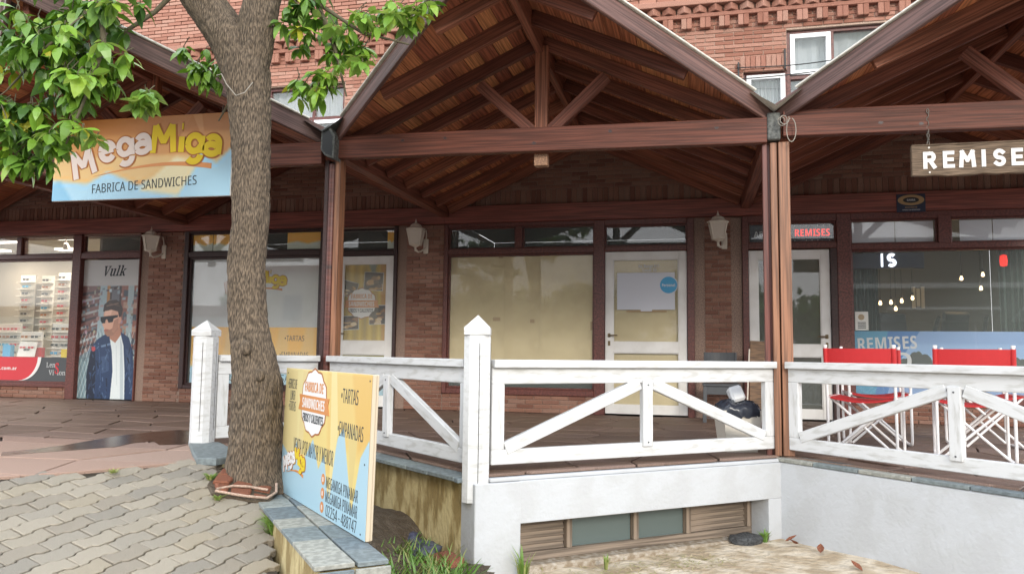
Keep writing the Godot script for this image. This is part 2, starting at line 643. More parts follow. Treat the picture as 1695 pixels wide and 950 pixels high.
	mat("rock_grey", [0.17, 0.175, 0.18], 0.7, "blotch", Vector3(6, 6, 6), "bumps", 1.5)
	mat("old_wood", [0.27, 0.21, 0.16], 0.85, "grain", Vector3(0.11, 4.5, 4.5), "ridges", 0.1)
	mat("plank", [0.20, 0.11, 0.055], 0.6, "grain", Vector3(0.6, 6, 6), "ridges", 0.1)
	mat("dusty_glass", [0.17, 0.22, 0.215], 0.28, "speck", Vector3(3, 3, 3))
	mat("flashing", [0.62, 0.60, 0.54], 0.6, "white_wear", Vector3(2, 2, 2))
	mat("gutter", [0.12, 0.125, 0.115], 0.6, "blotch", Vector3(4, 4, 4))
	mat("shingle", [0.16, 0.15, 0.145], 0.9, "blotch", Vector3(2, 2, 2))
	mat("cream_metal", [0.66, 0.60, 0.51], 0.5)
	mat("lamp_glass", [0.62, 0.55, 0.47], 0.35)
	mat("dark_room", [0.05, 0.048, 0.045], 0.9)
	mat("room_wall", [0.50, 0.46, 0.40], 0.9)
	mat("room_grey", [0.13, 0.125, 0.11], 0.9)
	mat("room_floor", [0.30, 0.27, 0.23], 0.5)
	mat("curtain", [0.035, 0.06, 0.052], 0.95)
	mat("paper", [0.56, 0.455, 0.255], 0.8, "plaster", Vector3(1, 1, 1))
	mat("paper_white", [0.62, 0.64, 0.70], 0.8)
	mat("tape", [0.36, 0.24, 0.11], 0.4)
	mat("white_film", [0.56, 0.58, 0.58], 0.55, "plaster", Vector3(0.5, 0.5, 0.5))
	mat("black", [0.012, 0.012, 0.014], 0.4)
	mat("dark_blue", [0.012, 0.018, 0.045], 0.45)
	mat("charcoal", [0.055, 0.06, 0.065], 0.5)
	mat("ink", [0.02, 0.028, 0.035], 0.6)
	mat("print_white", [0.68, 0.67, 0.66], 0.5)
	mat("print_yellow", [0.60, 0.44, 0.012], 0.7)
	mat("print_orange", [0.52, 0.20, 0.05], 0.5)
	mat("print_brown", [0.33, 0.12, 0.03], 0.7)
	mat("print_pink", [0.60, 0.52, 0.48], 0.7)
	mat("print_red", [0.52, 0.03, 0.04], 0.4)
	mat("print_blue", [0.05, 0.32, 0.58], 0.45)
	mat("print_grey", [0.52, 0.53, 0.54], 0.5)
	mat("panel_edge", [0.50, 0.42, 0.31], 0.8)
	mat("panel_white", [0.72, 0.70, 0.66], 0.6)
	mat("red_cloth", [0.62, 0.018, 0.022], 0.6, "fine", Vector3(5, 5, 5))
	mat("white_tube", [0.78, 0.76, 0.75], 0.3)
	mat("grey_chair", [0.075, 0.08, 0.088], 0.4)
	mat("bin", [0.60, 0.56, 0.49], 0.5)
	mat("bag", [0.035, 0.04, 0.055], 0.25)
	mat("tub", [0.72, 0.73, 0.75], 0.4)
	mat("wire", [0.27, 0.24, 0.20], 0.5)
	mat("cable", [0.02, 0.02, 0.02], 0.6)
	mat("chain", [0.20, 0.19, 0.17], 0.5).metallic = 0.6
	mat("brass", [0.16, 0.12, 0.07], 0.35).metallic = 0.7
	mat("sign_wood", [0.20, 0.14, 0.095], 0.85, "grain", Vector3(0.5, 7, 7), "ridges", 0.15)
	mat("cream_house", [0.62, 0.56, 0.42], 0.9, "plaster", Vector3(0.3, 0.3, 0.3))
	mat("white_house", [0.70, 0.70, 0.68], 0.9, "plaster", Vector3(0.3, 0.3, 0.3))
	mat("dark_house", [0.10, 0.092, 0.085], 0.9, "plaster", Vector3(0.3, 0.3, 0.3))
	mat("red_roof", [0.34, 0.10, 0.06], 0.9, "blotch", Vector3(1, 1, 1))
	mat("cloth", [0.27, 0.29, 0.30], 0.9)
	for v in [["leaf", [[0.055, 0.125, 0.025], [0.085, 0.18, 0.03], [0.13, 0.26, 0.035], [0.19, 0.35, 0.04], [0.27, 0.42, 0.05], [0.42, 0.40, 0.04]]], ["grass", [[0.09, 0.18, 0.03], [0.13, 0.24, 0.045], [0.25, 0.27, 0.09]]]]:
		M[v[0]] = []
		for i in v[1].size():
			var m = mat(v[0] + str(i), v[1][i], 0.38 if v[0] == "leaf" else 0.6, "", Vector3.ONE, "", 0.0, 0.5)
			m.backlight_enabled = true
			m.backlight = Color(0.55, 0.6, 0.3)
			M[v[0]].append(m)
	var lm = mat("leaf_mass", [1, 1, 1], 0.4)
	lm.vertex_color_use_as_albedo = true
	lm.backlight_enabled = true
	lm.backlight = Color(0.55, 0.6, 0.3)
	var g = StandardMaterial3D.new()
	g.transparency = BaseMaterial3D.TRANSPARENCY_ALPHA
	g.albedo_color = Color(0.9, 0.95, 0.93, 0.06)
	g.roughness = 0.02
	g.metallic_specular = 0.42
	M.glass = g
	var gd = g.duplicate()
	gd.metallic_specular = 0.24
	M.dull_glass = gd
	glow("warm_bulb", [1.0, 0.72, 0.38], 2.0)
	glow("white_led", [0.85, 0.92, 1.0], 0.8)
	glow("red_led", [1.0, 0.03, 0.02], 0.4)
	glow("ceiling_light", [1.0, 0.95, 0.86], 1.2)


# ---------------------------------------------------------------- setting
func ramp_y(x, z):
	return clampf(-0.25 * (0.80 * (x + 4.0) + 0.596 * (z - 5.93)), -0.63, 0.0)

func sheet(x0, x1, z0, z1, step, hf):
	var st = begin()
	var nx = int(round((x1 - x0) / step))
	var nz = int(round((z1 - z0) / step))
	for i in nx:
		for j in nz:
			var p = []
			for q in [[0, 0], [1, 0], [1, 1], [0, 1]]:
				var x = x0 + (i + q[0]) * step
				var z = z0 + (j + q[1]) * step
				p.append(Vector3(x, hf.call(x, z), z))
			quad(st, p[0], p[1], p[2], p[3], UP)
	return st.commit()

func ground():
	var st = begin()
	quad(st, Vector3(-250, -0.72, -250), Vector3(250, -0.72, -250), Vector3(250, -0.72, 250), Vector3(-250, -0.72, 250), UP)
	struct("street", st.commit(), M.asphalt)
	var nz = FastNoiseLite.new()
	nz.seed = 4
	nz.frequency = 0.9
	var f = func(x, z): return -0.625 + 0.02 * nz.get_noise_2d(x * 2, z * 2) - 0.03 * maxf(0.0, z - 5.0) + 0.02 * clampf(x, -1, 1)
	struct("dirt_ground", sheet(-2.4, 7.2, 2.6, 9.8, 0.12, f), M.dirt)

# pieces of a surface laid on a grid with irregular joints, cut to an outline
func slabs(p, n, outline, sx, sz, jit, gap, thick, mats, xf, limit = 290):
	var lo = Vector2(1e9, 1e9)
	var hi = Vector2(-1e9, -1e9)
	for v in outline:
		lo = lo.min(v)
		hi = hi.max(v)
	var nx = int(ceil((hi.x - lo.x) / sx)) + 1
	var ny = int(ceil((hi.y - lo.y) / sz)) + 1
	var g = []
	for j in ny + 1:
		var row = []
		for i in nx + 1:
			row.append(lo + Vector2((i - 0.5 + 0.35 * (j % 2)) * sx + R.randf_range(-jit, jit) * sx, (j - 0.5) * sz + R.randf_range(-jit, jit) * sz))
		g.append(row)
	var rest = []
	var count = 0
	for j in range(ny - 1, -1, -1):
		for i in nx:
			var cell = PackedVector2Array([g[j][i], g[j][i + 1], g[j + 1][i + 1], g[j + 1][i]])
			for c in Geometry2D.intersect_polygons(cell, outline):
				if absf(area2(c)) < 0.006:
					continue
				for q in Geometry2D.offset_polygon(c, -gap, Geometry2D.JOIN_MITER):
					if absf(area2(q)) < 0.004:
						continue
					var m = prism(flatp(q), -thick, R.randf_range(-0.002, 0.003), 0.004)
					if count < limit:
						part(p, n, m, mats[R.randi() % mats.size()], xf)
						count += 1
					else:
						rest.append([m, xf])
	if rest:
		part(p, n, join(rest), mats[0], Transform3D(), true)

func terrace_floor():
	# porch deck: one structure with its slabs
	var deck = PackedVector2Array([Vector2(-11.2, 0.0), Vector2(6.4, 0.0), Vector2(6.4, 3.38), Vector2(4.56, 3.38), Vector2(2.62, 5.32), Vector2(0.68, 3.42), Vector2(-1.28, 5.03), Vector2(-3.2, 3.42), Vector2(-3.72, 4.22), Vector2(-11.2, 4.22)])
	var o = struct("porch_floor", prism(flatp(inset(deck, 0.02)), -0.045, -0.016), M.floor_joint, flat_xf())
	slabs(o, "floor_slab", deck, 0.55, 0.36, 0.16, 0.008, 0.014, M.floor, flat_xf(), 295)
	var fl = PackedVector2Array([Vector2(-11.2, 4.225), Vector2(-3.74, 4.225), Vector2(-3.25, 4.86), Vector2(-3.31, 5.02), Vector2(-3.49, 5.27), Vector2(-3.76, 5.70), Vector2(-4.0, 5.93), Vector2(-5.88, 8.45), Vector2(-11.2, 8.45)])
	var t = struct("flagstone_terrace", prism(flatp(fl), -0.6, -0.022), M.joint, flat_xf())
	slabs(t, "flagstone", fl, 0.95, 0.62, 0.26, 0.009, 0.02, M.flag, flat_xf(), 280)
	# a damp patch left by the gutter
	var w = PackedVector2Array()
	for q in [[-4.80, 4.59], [-4.85, 4.26], [-4.88, 3.88], [-4.84, 3.54], [-4.71, 3.32], [-4.51, 3.42], [-4.06, 4.03], [-3.99, 4.27], [-4.13, 4.36], [-4.36, 4.14], [-4.41, 4.33], [-4.36, 4.57], [-4.48, 4.80], [-4.63, 5.03], [-4.73, 5.24], [-4.89, 5.08], [-4.82, 4.84]]:
		w.append(Vector2(q[0], q[1]))
	one("puddle", prism(flatp(w), 0.0, 0.0045), M.wet, "thin dark wet patch on the flagstones beside the far white post", "puddle", flat_xf())
	# interlocking pavers on the ramp
	var out = PackedVector2Array([Vector2(-3.26, 5.0), Vector2(-2.98, 5.16), Vector2(-2.86, 5.12), Vector2(-1.60, 6.62), Vector2(-1.25, 7.0), Vector2(-1.25, 8.6), Vector2(-5.95, 8.6), Vector2(-4.0, 5.945), Vector2(-3.76, 5.71), Vector2(-3.48, 5.28), Vector2(-3.30, 5.03)])
	var n = Vector3(0.25 * 0.80, 1, 0.25 * 0.596).normalized()
	var ex = Vector3(0.19, 0, -0.98)
	ex = (ex - n * ex.dot(n)).normalized()
	var ez = ex.cross(n).normalized()
	var o3 = Vector3(-3.0, ramp_y(-3.0, 6.0), 6.0)
	var plan = Transform3D(Basis(ex, -ez, n), o3)   # local x along a row, local y across the rows, local z up
	var bed = PackedVector2Array()
	for v in out:
		var l = plan.affine_inverse() * Vector3(v.x, -0.25 * (0.80 * (v.x + 4.0) + 0.596 * (v.y - 5.93)), v.y)
		bed.append(Vector2(l.x, l.y))
	var pv = struct("paving_ramp", prism(bed, -0.7, -0.022), M.joint, plan)
	var L = 0.225
	var W = 0.112
	var am = 0.017
	var kinds = []
	for k in 2:
		var q = PackedVector2Array()
		for e in [[0.0, 1], [0.20, 1], [0.30, -1], [0.70, -1], [0.80, 1], [1.0, 1]]:
			q.append(Vector2((e[0] - 0.5) * L, -W / 2 + am * 0.5 * e[1] * (1 if k == 0 else -1)))
		for e in [[1.0, 1], [0.80, 1], [0.70, -1], [0.30, -1], [0.20, 1], [0.0, 1]]:
			q.append(Vector2((e[0] - 0.5) * L, W / 2 + am * 0.5 * e[1] * (1 if k == 0 else -1)))
		kinds.append(prism(inset(q, 0.005), -0.04, 0.0, 0.004))
	var spots = []
	for j in range(-34, 16):
		for i in range(-16, 10):
			var c = Vector2((i + 0.5 * (j & 1)) * L, j * W)
			if not Geometry2D.is_point_in_polygon(c, bed):
				continue
			var w3 = plan * Vector3(c.x, c.y, 0)
			# which ones the photograph shows: left of the low wall, not behind the lower edge of the frame
			var seen_ = w3.z < 7.3 and w3.x > -5.8
			spots.append([0 if seen_ else 1, w3.distance_to(Vector3(-2.6, -0.3, 6.2)), c, j & 1])
	spots.sort_custom(func(a, b): return a[0] * 100 + a[1] < b[0] * 100 + b[1])
	var rest = []
	for i in spots.size():
		var c = spots[i][2]
		var tf = plan * Transform3D(Basis.from_euler(Vector3(R.randf_range(-0.02, 0.02), R.randf_range(-0.02, 0.02), R.randf_range(-0.012, 0.012))), Vector3(c.x, c.y, R.randf_range(-0.003, 0.003)))
		if i < 298:
			part(pv, "paver", kinds[spots[i][3]], pick("paver"), tf)
		else:
			rest.append([kinds[spots[i][3]], tf])
	part(pv, "paver", join(rest), M.paver[1], Transform3D(), true)


# ---------------------------------------------------------------- bricks
# u runs along r, v up; holes are [u0, u1, v0, v1]; keep(u, v) says whether a brick stands there
func bricks(p, o, r, nrm, u0, u1, v0, v1, kind, opt = {}):
	var L = opt.get("l", 0.225)
	var H = opt.get("h", 0.053)
	var J = opt.get("j", 0.008)
	var D = opt.get("d", 0.05)
	var holes = opt.get("holes", [])
	var limit = opt.get("limit", 290)
	var near = opt.get("near", null)
	var keep = opt.get("keep", null)
	var name_ = opt.get("name", "brick")
	var list = []
	var rows = int(round((v1 - v0) / H))
	H = (v1 - v0) / rows
	for k in rows:
		var vb = v0 + k * H
		var a = u0 + (0.0 if k % 2 == 0 else -L / 2) + opt.get("shift", 0.0)
		while a < u1:
			var b = a + L
			var segs = [[maxf(a, u0), minf(b, u1)]]
			for h in holes:
				if vb + H * 0.5 > h[2] and vb + H * 0.5 < h[3]:
					var nx = []
					for s in segs:
						if s[1] <= h[0] or s[0] >= h[1]:
							nx.append(s)
							continue
						if s[0] < h[0]:
							nx.append([s[0], h[0]])
						if s[1] > h[1]:
							nx.append([h[1], s[1]])
					segs = nx
			for s in segs:
				var w = snappedf(s[1] - s[0] - J, 0.005)
				if w < 0.025:
					continue
				var u = (s[0] + s[1]) / 2
				if keep != null and not keep.call(u, vb + H / 2):
					continue
				list.append([u, vb + H / 2, w])
			a = b
	var up = opt.get("up", UP)
	var base = Basis(r, up, nrm)
	if near != null:
		list.sort_custom(func(a, b): return Vector2(a[0], a[1]).distance_to(near) < Vector2(b[0], b[1]).distance_to(near))
	var rest = []
	for i in list.size():
		var it = list[i]
		var ctr = o + r * it[0] + up * it[1] + nrm * (-D / 2 + R.randf_range(-0.003, 0.004))
		var tb = base * Basis.from_euler(Vector3(R.randf_range(-0.02, 0.02), R.randf_range(-0.008, 0.008), R.randf_range(-0.008, 0.008)))
		var hh = snappedf(H - J + R.randf_range(-0.002, 0.001), 0.002)
		if i < limit:
			part(p, name_, cbox(it[2], hh, D, 0.004), pick(kind), Transform3D(tb, ctr))
		else:
			rest.append([Transform3D(tb * Basis.from_scale(Vector3(it[2], hh, D)), ctr)])
	if rest:
		mass(p, name_, cbox(1, 1, 1, 0.03), rest, M[kind])

# many alike pieces as one MultiMesh with their own tones
func mass(p, n, mesh, list, mats, m = null):
	var mm = MultiMesh.new()
	mm.transform_format = MultiMesh.TRANSFORM_3D
	mm.use_colors = true
	mm.mesh = mesh
	mm.instance_count = list.size()
	for i in list.size():
		mm.set_instance_transform(i, list[i][0])
		var c = mats[R.randi() % mats.size()].albedo_color.srgb_to_linear()
		if list[i].size() > 1:
			c = mats[list[i][1]].albedo_color.srgb_to_linear()
		mm.set_instance_color(i, Color(c.r, c.g, c.b))
	var o = MultiMeshInstance3D.new()
	o.name = numbered(p, n)
	o.multimesh = mm
	o.material_override = m if m else M.brick_mass
	p.add_child(o, true)
	o.transform = wx(p).affine_inverse()
	o.set_meta("kind", "stuff")
	return o

# a plain wall with rectangular openings, as boxes that meet end to end
func wall(p, n, x0, x1, y0, y1, holes, z0, z1, m):
	var xs = [x0, x1]
	for h in holes:
		for v in [h[0], h[1]]:
			if v > x0 and v < x1 and not v in xs:
				xs.append(v)
	xs.sort()
	var list = []
	for i in xs.size() - 1:
		var ys = [[y0, y1]]
		var xm = (xs[i] + xs[i + 1]) / 2
		for h in holes:
			if xm > h[0] and xm < h[1]:
				var nx = []
				for s in ys:
					if s[1] <= h[2] or s[0] >= h[3]:
						nx.append(s)
						continue
					if s[0] < h[2]:
						nx.append([s[0], h[2]])
					if s[1] > h[3]:
						nx.append([h[3], s[1]])
				ys = nx
		for s in ys:
			list.append(bx(xs[i], xs[i + 1], s[0], s[1], z0, z1, 0.0005))
	return part(p, n, join(list), m)


# ---------------------------------------------------------------- the walls that carry the deck
func deck_walls():
	var d = thing("deck_wall", "white and yellow plastered wall carrying the raised porch above the street", "wall", Vector3(-1.3, -0.63, 5.0))
	var C0 = Vector3(-1.30, 0, 5.04)
	var P2 = Vector3(0.66, 0, 3.42)
	var P1 = Vector3(-3.2, 0, 3.44)
	# street face: a frame whose local x runs from the corner to the right post, z out to the street
	var ex = (P2 - C0).normalized()
	var ezz = ex.cross(UP)
	var f = Transform3D(Basis(ex, UP, ezz), C0)
	var len_ = (P2 - C0).length()
	var wb = func(n, x0, x1, y0, y1, z0, z1, m, ch = 0.012): return part(d, n, cbox(x1 - x0, y1 - y0, z1 - z0, ch), m, f * at((x0 + x1) / 2, (y0 + y1) / 2, (z0 + z1) / 2))
	wb.call("white_beam", 0.26, len_ - 0.02, -0.31, -0.045, -0.25, 0.048, M.plaster, 0.004)
	wb.call("beam_capping", 0.06, len_ - 0.03, -0.045, -0.02, -0.22, 0.035, M.plaster, 0.006)
	wb.call("corner_pillar", -0.05, 0.27, -0.75, -0.047, -0.25, 0.05, M.plaster, 0.005)
	wb.call("right_jamb", len_ - 0.17, len_ - 0.02, -0.75, -0.31, -0.25, 0.047, M.plaster, 0.004)
	wb.call("sill_step", 0.27, len_ - 0.17, -0.72, -0.60, -0.25, -0.02, M.grey_plaster)
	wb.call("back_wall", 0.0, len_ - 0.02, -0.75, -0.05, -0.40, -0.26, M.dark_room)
	# the strip of basement windows in the opening
	var w0 = 0.275
	var w1 = len_ - 0.175
	var y0 = -0.598
	var y1 = -0.312
	var bwin = part(d, "basement_window", join([bx(w0, w1, y0, y0 + 0.055, -0.2, -0.13), bx(w0, w1, y1 - 0.03, y1, -0.2, -0.13)]), M.old_wood, f)
	var cuts = [w0, w0 + 0.46, w0 + 1.01, w0 + 1.48, w1]
	for i in cuts.size():
		var x = cuts[i]
		beam(bwin, "window_post", f * Vector3(clampf(x, w0 + 0.022, w1 - 0.022), y0 + 0.055, -0.165), f * Vector3(clampf(x, w0 + 0.022, w1 - 0.022), y1 - 0.03, -0.165), 0.075, 0.044, M.old_wood, f.basis.z)
	for i in 4:
		var a = cuts[i] + 0.03 + (0.02 if i == 0 else 0.0)
		var b = cuts[i + 1] - 0.03 - (0.02 if i == 3 else 0.0)
		if i == 1 or i == 2:
			part(bwin, "pane", cbox(b - a, y1 - y0 - 0.085, 0.006, 0.001), M.dusty_glass, f * at((a + b) / 2, (y0 + y1) / 2 + 0.012, -0.165))
		else:
			for k in 5:
				var yy = y0 + 0.078 + k * 0.042
				part(bwin, "slat", cbox(b - a, 0.046, 0.010, 0.002), M.old_wood, f * turned((a + b) / 2, yy, -0.163, 0, -0.42))
	# yellow side towards the planter, with its slate capping
	var gx = (C0 - P1).normalized()
	var g = Transform3D(Basis(gx, UP, gx.cross(UP)), P1)
	var gl = (C0 - P1).length()
	part(d, "yellow_wall", cbox(gl - 0.02, 0.69, 0.14, 0.01), M.yellow_plaster, g * at(gl / 2 - 0.01, -0.405, -0.05))
	part(d, "bare_plaster", cbox(0.11, 0.30, 0.008, 0.003), M.grey_plaster, g * at(gl - 0.06, -0.31, 0.022))
	var x = 0.0
	while x < gl - 0.1:
		var w = minf(0.30 + R.randf_range(-0.03, 0.03), gl - 0.06 - x)
		part(d, "slate_slab", cbox(w - 0.006, 0.03, 0.24, 0.005), pick("slate"), g * turned(x + w / 2, -0.032 + R.randf_range(-0.002, 0.003), 0.0, 0.0))
		x += w
	# short return under the far railing
	var P0 = Vector3(-3.74, 0, 4.24)
	var hx = (P1 - P0).normalized()
	var hf = Transform3D(Basis(hx, UP, hx.cross(UP)), P0)
	var hl = (P1 - P0).length()
	part(d, "yellow_wall", cbox(hl, 0.6, 0.14, 0.01), M.yellow_plaster, hf * at(hl / 2, -0.36, -0.05))
	for k in 3:
		part(d, "slate_slab", cbox(hl / 3 - 0.006, 0.03, 0.22, 0.005), pick("slate"), hf * at(hl * (k + 0.5) / 3, -0.03, 0.0))
	# white wall of the next porch bay, running towards the street
	var Q = Vector3(2.62, 0, 5.34)
	var kx = (Q - P2).normalized()
	var kf = Transform3D(Basis(kx, UP, kx.cross(UP)), P2)
	var kl = (Q - P2).length()
	part(d, "white_wall", cbox(kl, 0.72, 0.16, 0.012), M.plaster, kf * at(kl / 2 - 0.0, -0.40, -0.03))
	x = 0.0
	while x < kl - 0.1:
		var w = minf(0.36 + R.randf_range(-0.04, 0.04), kl - x)
		part(d, "slate_slab", cbox(w - 0.006, 0.028, 0.20, 0.005), pick("slate"), kf * at(x + w / 2, -0.025, -0.045))
		x += w


# ---------------------------------------------------------------- gabled porch roofs
func roofs():
	var names = ["dark timber porch roof at the far left, half behind the leaves", "timber porch roof with the yellow hanging sign, behind the tree trunk", "timber gable porch roof in the middle over the vacant papered shop", "timber porch roof at the right over the red chairs"]
	for i in 4:
		roof_bay(XC[i], XC[i + 1], names[i], [1.6, 1.6, 1.62, 1.75][i])

func roof_bay(xa, xb, label, prow):
	var hw = (xb - xa) / 2
	var xc = (xa + xb) / 2
	var k = prow / hw
	var t = thing("porch_roof", label, "roof", Vector3(xc, 2.4, ZF), "gabled porch roofs along the shops")
	var yb = func(dx): return 2.675 + SL * dx        # underside of the boards
	for s in [1, -1]:
		var x0 = xa if s == 1 else xb
		var up = Vector3(-SL * s, 1, 0).normalized()
		var n = 15
		var w = (hw - 0.02) / n
		for j in n:
			var dx = 0.03 + (j + 0.5) * w
			var ze = ZF + k * dx - 0.03
			var cut = R.randf_range(1.2, ze - 0.9)
			for seg in [[-0.008, cut - 0.002], [cut + 0.002, ze]]:
				var y = yb.call(dx) + 0.011 + R.randf_range(0, 0.002)
				beam(t, "roof_board", Vector3(x0 + s * dx, y, seg[0]), Vector3(x0 + s * dx, y, seg[1]), 0.02, w * sqrt(1 + SL * SL) - 0.005, pick("board"), up, 0.003)
		var z = 0.12
		while z < ZF + prow - 0.35:
			var d0 = maxf(0.07, (z - ZF) / k + 0.1)
			var d1 = hw - 0.035
			beam(t, "rafter", Vector3(x0 + s * d0, yb.call(d0) - 0.062, z), Vector3(x0 + s * d1, yb.call(d1) - 0.062, z), 0.115, 0.055, pick("wood"), UP)
			z += 0.535
		var a = Vector3(x0 + s * 0.02, 2.70, ZF + 0.03)
		var b = Vector3(xc + s * 0.0, 2.70 + SL * (hw - 0.02), ZF + prow + 0.03)
		beam(t, "bargeboard", a, b, 0.155, 0.035, pick("barge"), UP, 0.006)
		var off = Vector3(0, 0.092, 0.01)
		beam(t, "edge_flashing", a.lerp(b, 0.075) + off, b + off, 0.016, 0.07, M.flashing, UP, 0.004)
		# covering above the boards
		var st = begin()
		var lo = []
		for q in [[0.16, -0.008], [0.16, ZF + 0.02 + k * 0.16], [hw, ZF + prow + 0.02], [hw, -0.008]]:
			lo.append(Vector3(x0 + s * q[0], yb.call(q[0]) + 0.036, q[1]))
		var hi = []
		for v in lo:
			hi.append(v + Vector3(0, 0.035, 0))
		quad(st, lo[0], lo[1], lo[2], lo[3], -up)
		quad(st, hi[0], hi[1], hi[2], hi[3], up)
		for e in 4:
			var f = (e + 1) % 4
			quad(st, lo[e], lo[f], hi[f], hi[e], ((lo[e] + lo[f]) / 2 - (lo[0] + lo[2]) / 2))
		part(t, "roof_covering", st.commit(), M.shingle)
	beam(t, "ridge_beam", Vector3(xc, yb.call(hw) - 0.10, 0.02), Vector3(xc, yb.call(hw) - 0.10, ZF + prow - 0.12), 0.17, 0.065, M.wood[1])
	beam(t, "tie_beam", Vector3(xa + 0.06, 2.60, ZF + 0.06), Vector3(xb - 0.06, 2.555, ZF + 0.06), 0.205, 0.085, M.wood[4])
	for kk in 5:
		var kx = lerpf(xa + 0.4, xb - 0.4, (kk + R.randf()) / 5.0)
		var kn = PackedVector2Array()
		for q in 10:
			kn.append(Vector2(cos(TAU * q / 10) * R.randf_range(0.014, 0.024), sin(TAU * q / 10) * R.randf_range(0.009, 0.015)))
		part(t, "knot", prism(kn, 0, 0.0015), M.frame_dark, at(kx, 2.60 - 0.0115 * (kx - xa) + R.randf_range(-0.06, 0.06), ZF + 0.1025))
	beam(t, "king_post", Vector3(xc + 0.02, 2.40, ZF - 0.03), Vector3(xc + 0.02, yb.call(hw) - 0.12, ZF - 0.03), 0.085, 0.115, M.wood[2], Vector3.BACK)
	part(t, "post_end", cbox(0.117, 0.10, 0.088), M.stub, at(xc + 0.02, 2.42, ZF - 0.029))
	for s in [-1, 1]:
		beam(t, "strut", Vector3(xc + 0.02 + s * 0.06, 2.66, ZF - 0.03), Vector3(xc + 0.02 + s * 0.56, 3.13, ZF - 0.03), 0.10, 0.07, M.wood[3])
	beam(t, "valley_beam", Vector3(xa, 2.625, 0.0), Vector3(xa, 2.625, ZF + 0.05), 0.14, 0.11, M.wood[3])


func posts_and_gutters():
	var labels = ["dark brown porch post with round pipe, between tree and corner fence", "two-tone brown porch post between the white fences, its front strip lighter"]
	var xs = [XC[2] + 0.02, XC[3] - 0.0]
	for i in 2:
		var x = xs[i]
		var p = thing("porch_post", labels[i], "post", Vector3(x, 0, ZF), "brown posts carrying the porch roofs")
		if i == 0:
			beam(p, "post_board", Vector3(x - 0.055, 0.0, ZF - 0.01), Vector3(x - 0.055, 2.5, ZF - 0.01), 0.1, 0.04, M.frame_dark, Vector3.BACK)
			beam(p, "post_board", Vector3(x + 0.062, 0.0, ZF), Vector3(x + 0.062, 2.5, ZF), 0.12, 0.05, M.post_light, Vector3.BACK)
			beam(p, "post_core", Vector3(x, 0.0, ZF - 0.045), Vector3(x, 2.5, ZF - 0.045), 0.05, 0.08, M.frame_dark, Vector3.BACK)
		else:
			beam(p, "post_core", Vector3(x - 0.035, 0.0, ZF - 0.035), Vector3(x - 0.035, 2.46, ZF - 0.035), 0.10, 0.10, M.post_red, Vector3.BACK)
			beam(p, "post_board", Vector3(x - 0.078, 0.0, ZF + 0.03), Vector3(x - 0.078, 2.46, ZF + 0.03), 0.05, 0.04, M.post_red, Vector3.BACK)
			beam(p, "post_board", Vector3(x - 0.012, 0.0, ZF + 0.035), Vector3(x - 0.012, 2.46, ZF + 0.035), 0.06, 0.05, M.post_light, Vector3.BACK)
			beam(p, "post_board", Vector3(x + 0.066, 0.0, ZF + 0.01), Vector3(x + 0.066, 2.46, ZF + 0.01), 0.12, 0.085, M.post_light, Vector3.BACK)
	var dp = thing("downpipe", "shiny brown round rain pipe set in the dark porch post", "pipe", Vector3(xs[0], 0, ZF + 0.03))
	part(dp, "pipe", tube([Vector3(xs[0], 0.0, ZF + 0.025), Vector3(xs[0], 2.46, ZF + 0.025)], 0.036, 14), M.post_red)
	part(dp, "clamp", tube([Vector3(xs[0], 1.5, ZF + 0.025), Vector3(xs[0], 1.53, ZF + 0.025)], 0.039, 14), M.frame_dark)
	# valley gutters with their mouths over the posts
	var gl = ["grey green metal gutter mouth over the left porch post", "dark metal valley gutter over the right porch post"]
	for i in 2:
		var x = XC[2 + i]
		var g = thing("valley_gutter", gl[i], "gutter", Vector3(x, 2.6, ZF), "metal gutters in the roof valleys")
		for s in [-1, 1]:
			var st = begin()
			var a0 = Vector3(x, 2.75, -0.008)
			var a1 = Vector3(x, 2.715, ZF + 0.22)
			var o = Vector3(s * 0.19, 0.12, 0)
			quad(st, a0, a1, a1 + o, a0 + o, UP)
			quad(st, a0 - Vector3(0, 0.004, 0), a1 - Vector3(0, 0.004, 0), a1 + o - Vector3(0, 0.004, 0), a0 + o - Vector3(0, 0.004, 0), -UP)
			part(g, "valley_sheet", st.commit(), M.flashing if i == 1 else M.gutter)
		var box_ = PackedVector2Array([Vector2(-0.055, -0.10), Vector2(-0.01, -0.16), Vector2(0.075, -0.19), Vector2(0.08, 0.02), Vector2(0.02, 0.12), Vector2(-0.05, 0.08)])
		if i == 0:
			part(g, "gutter_mouth", prism(box_, -0.09, 0.10, 0.006), M.gutter, at(x + 0.03, 2.66, ZF + 0.10))
			part(g, "mouth_rim", prism(inset(box_, 0.018), 0.10, 0.104, 0.0), M.black, at(x + 0.03, 2.66, ZF + 0.10))
		else:
			part(g, "gutter_mouth", cbox(0.10, 0.22, 0.12, 0.008), M.gutter, at(x - 0.01, 2.58, ZF + 0.05))
	# loose cable coiled at the right post
	var c = []
	for k in 26:
		var a = TAU * k / 12.0
		c.append(Vector3(0.70 + 0.03 * cos(a) + 0.001 * k, 2.60 + 0.038 * sin(a), ZF + 0.14 + 0.003 * k))
	var c2 = []
	for k in 17:
		var a = PI * 0.55 + TAU * k / 17.0
		c2.append(Vector3(0.775 + 0.035 * cos(a), 2.53 + 0.095 * sin(a), ZF + 0.15))
	var wl = thing("cable_coil", "thin pale wire coiled and hanging in a loop at the right gutter", "wire", Vector3(0.72, 2.5, ZF + 0.14))
	part(wl, "coil", tube(c, 0.0035, 6), M.wire)
	part(wl, "loop", tube(c2, 0.004, 6), M.wire)


# ---------------------------------------------------------------- shop units
func unit(label, x0, x1):
	return thing("shop_unit", label, "shop", Vector3((x0 + x1) / 2, 0, 0), "brick shops under the porch")

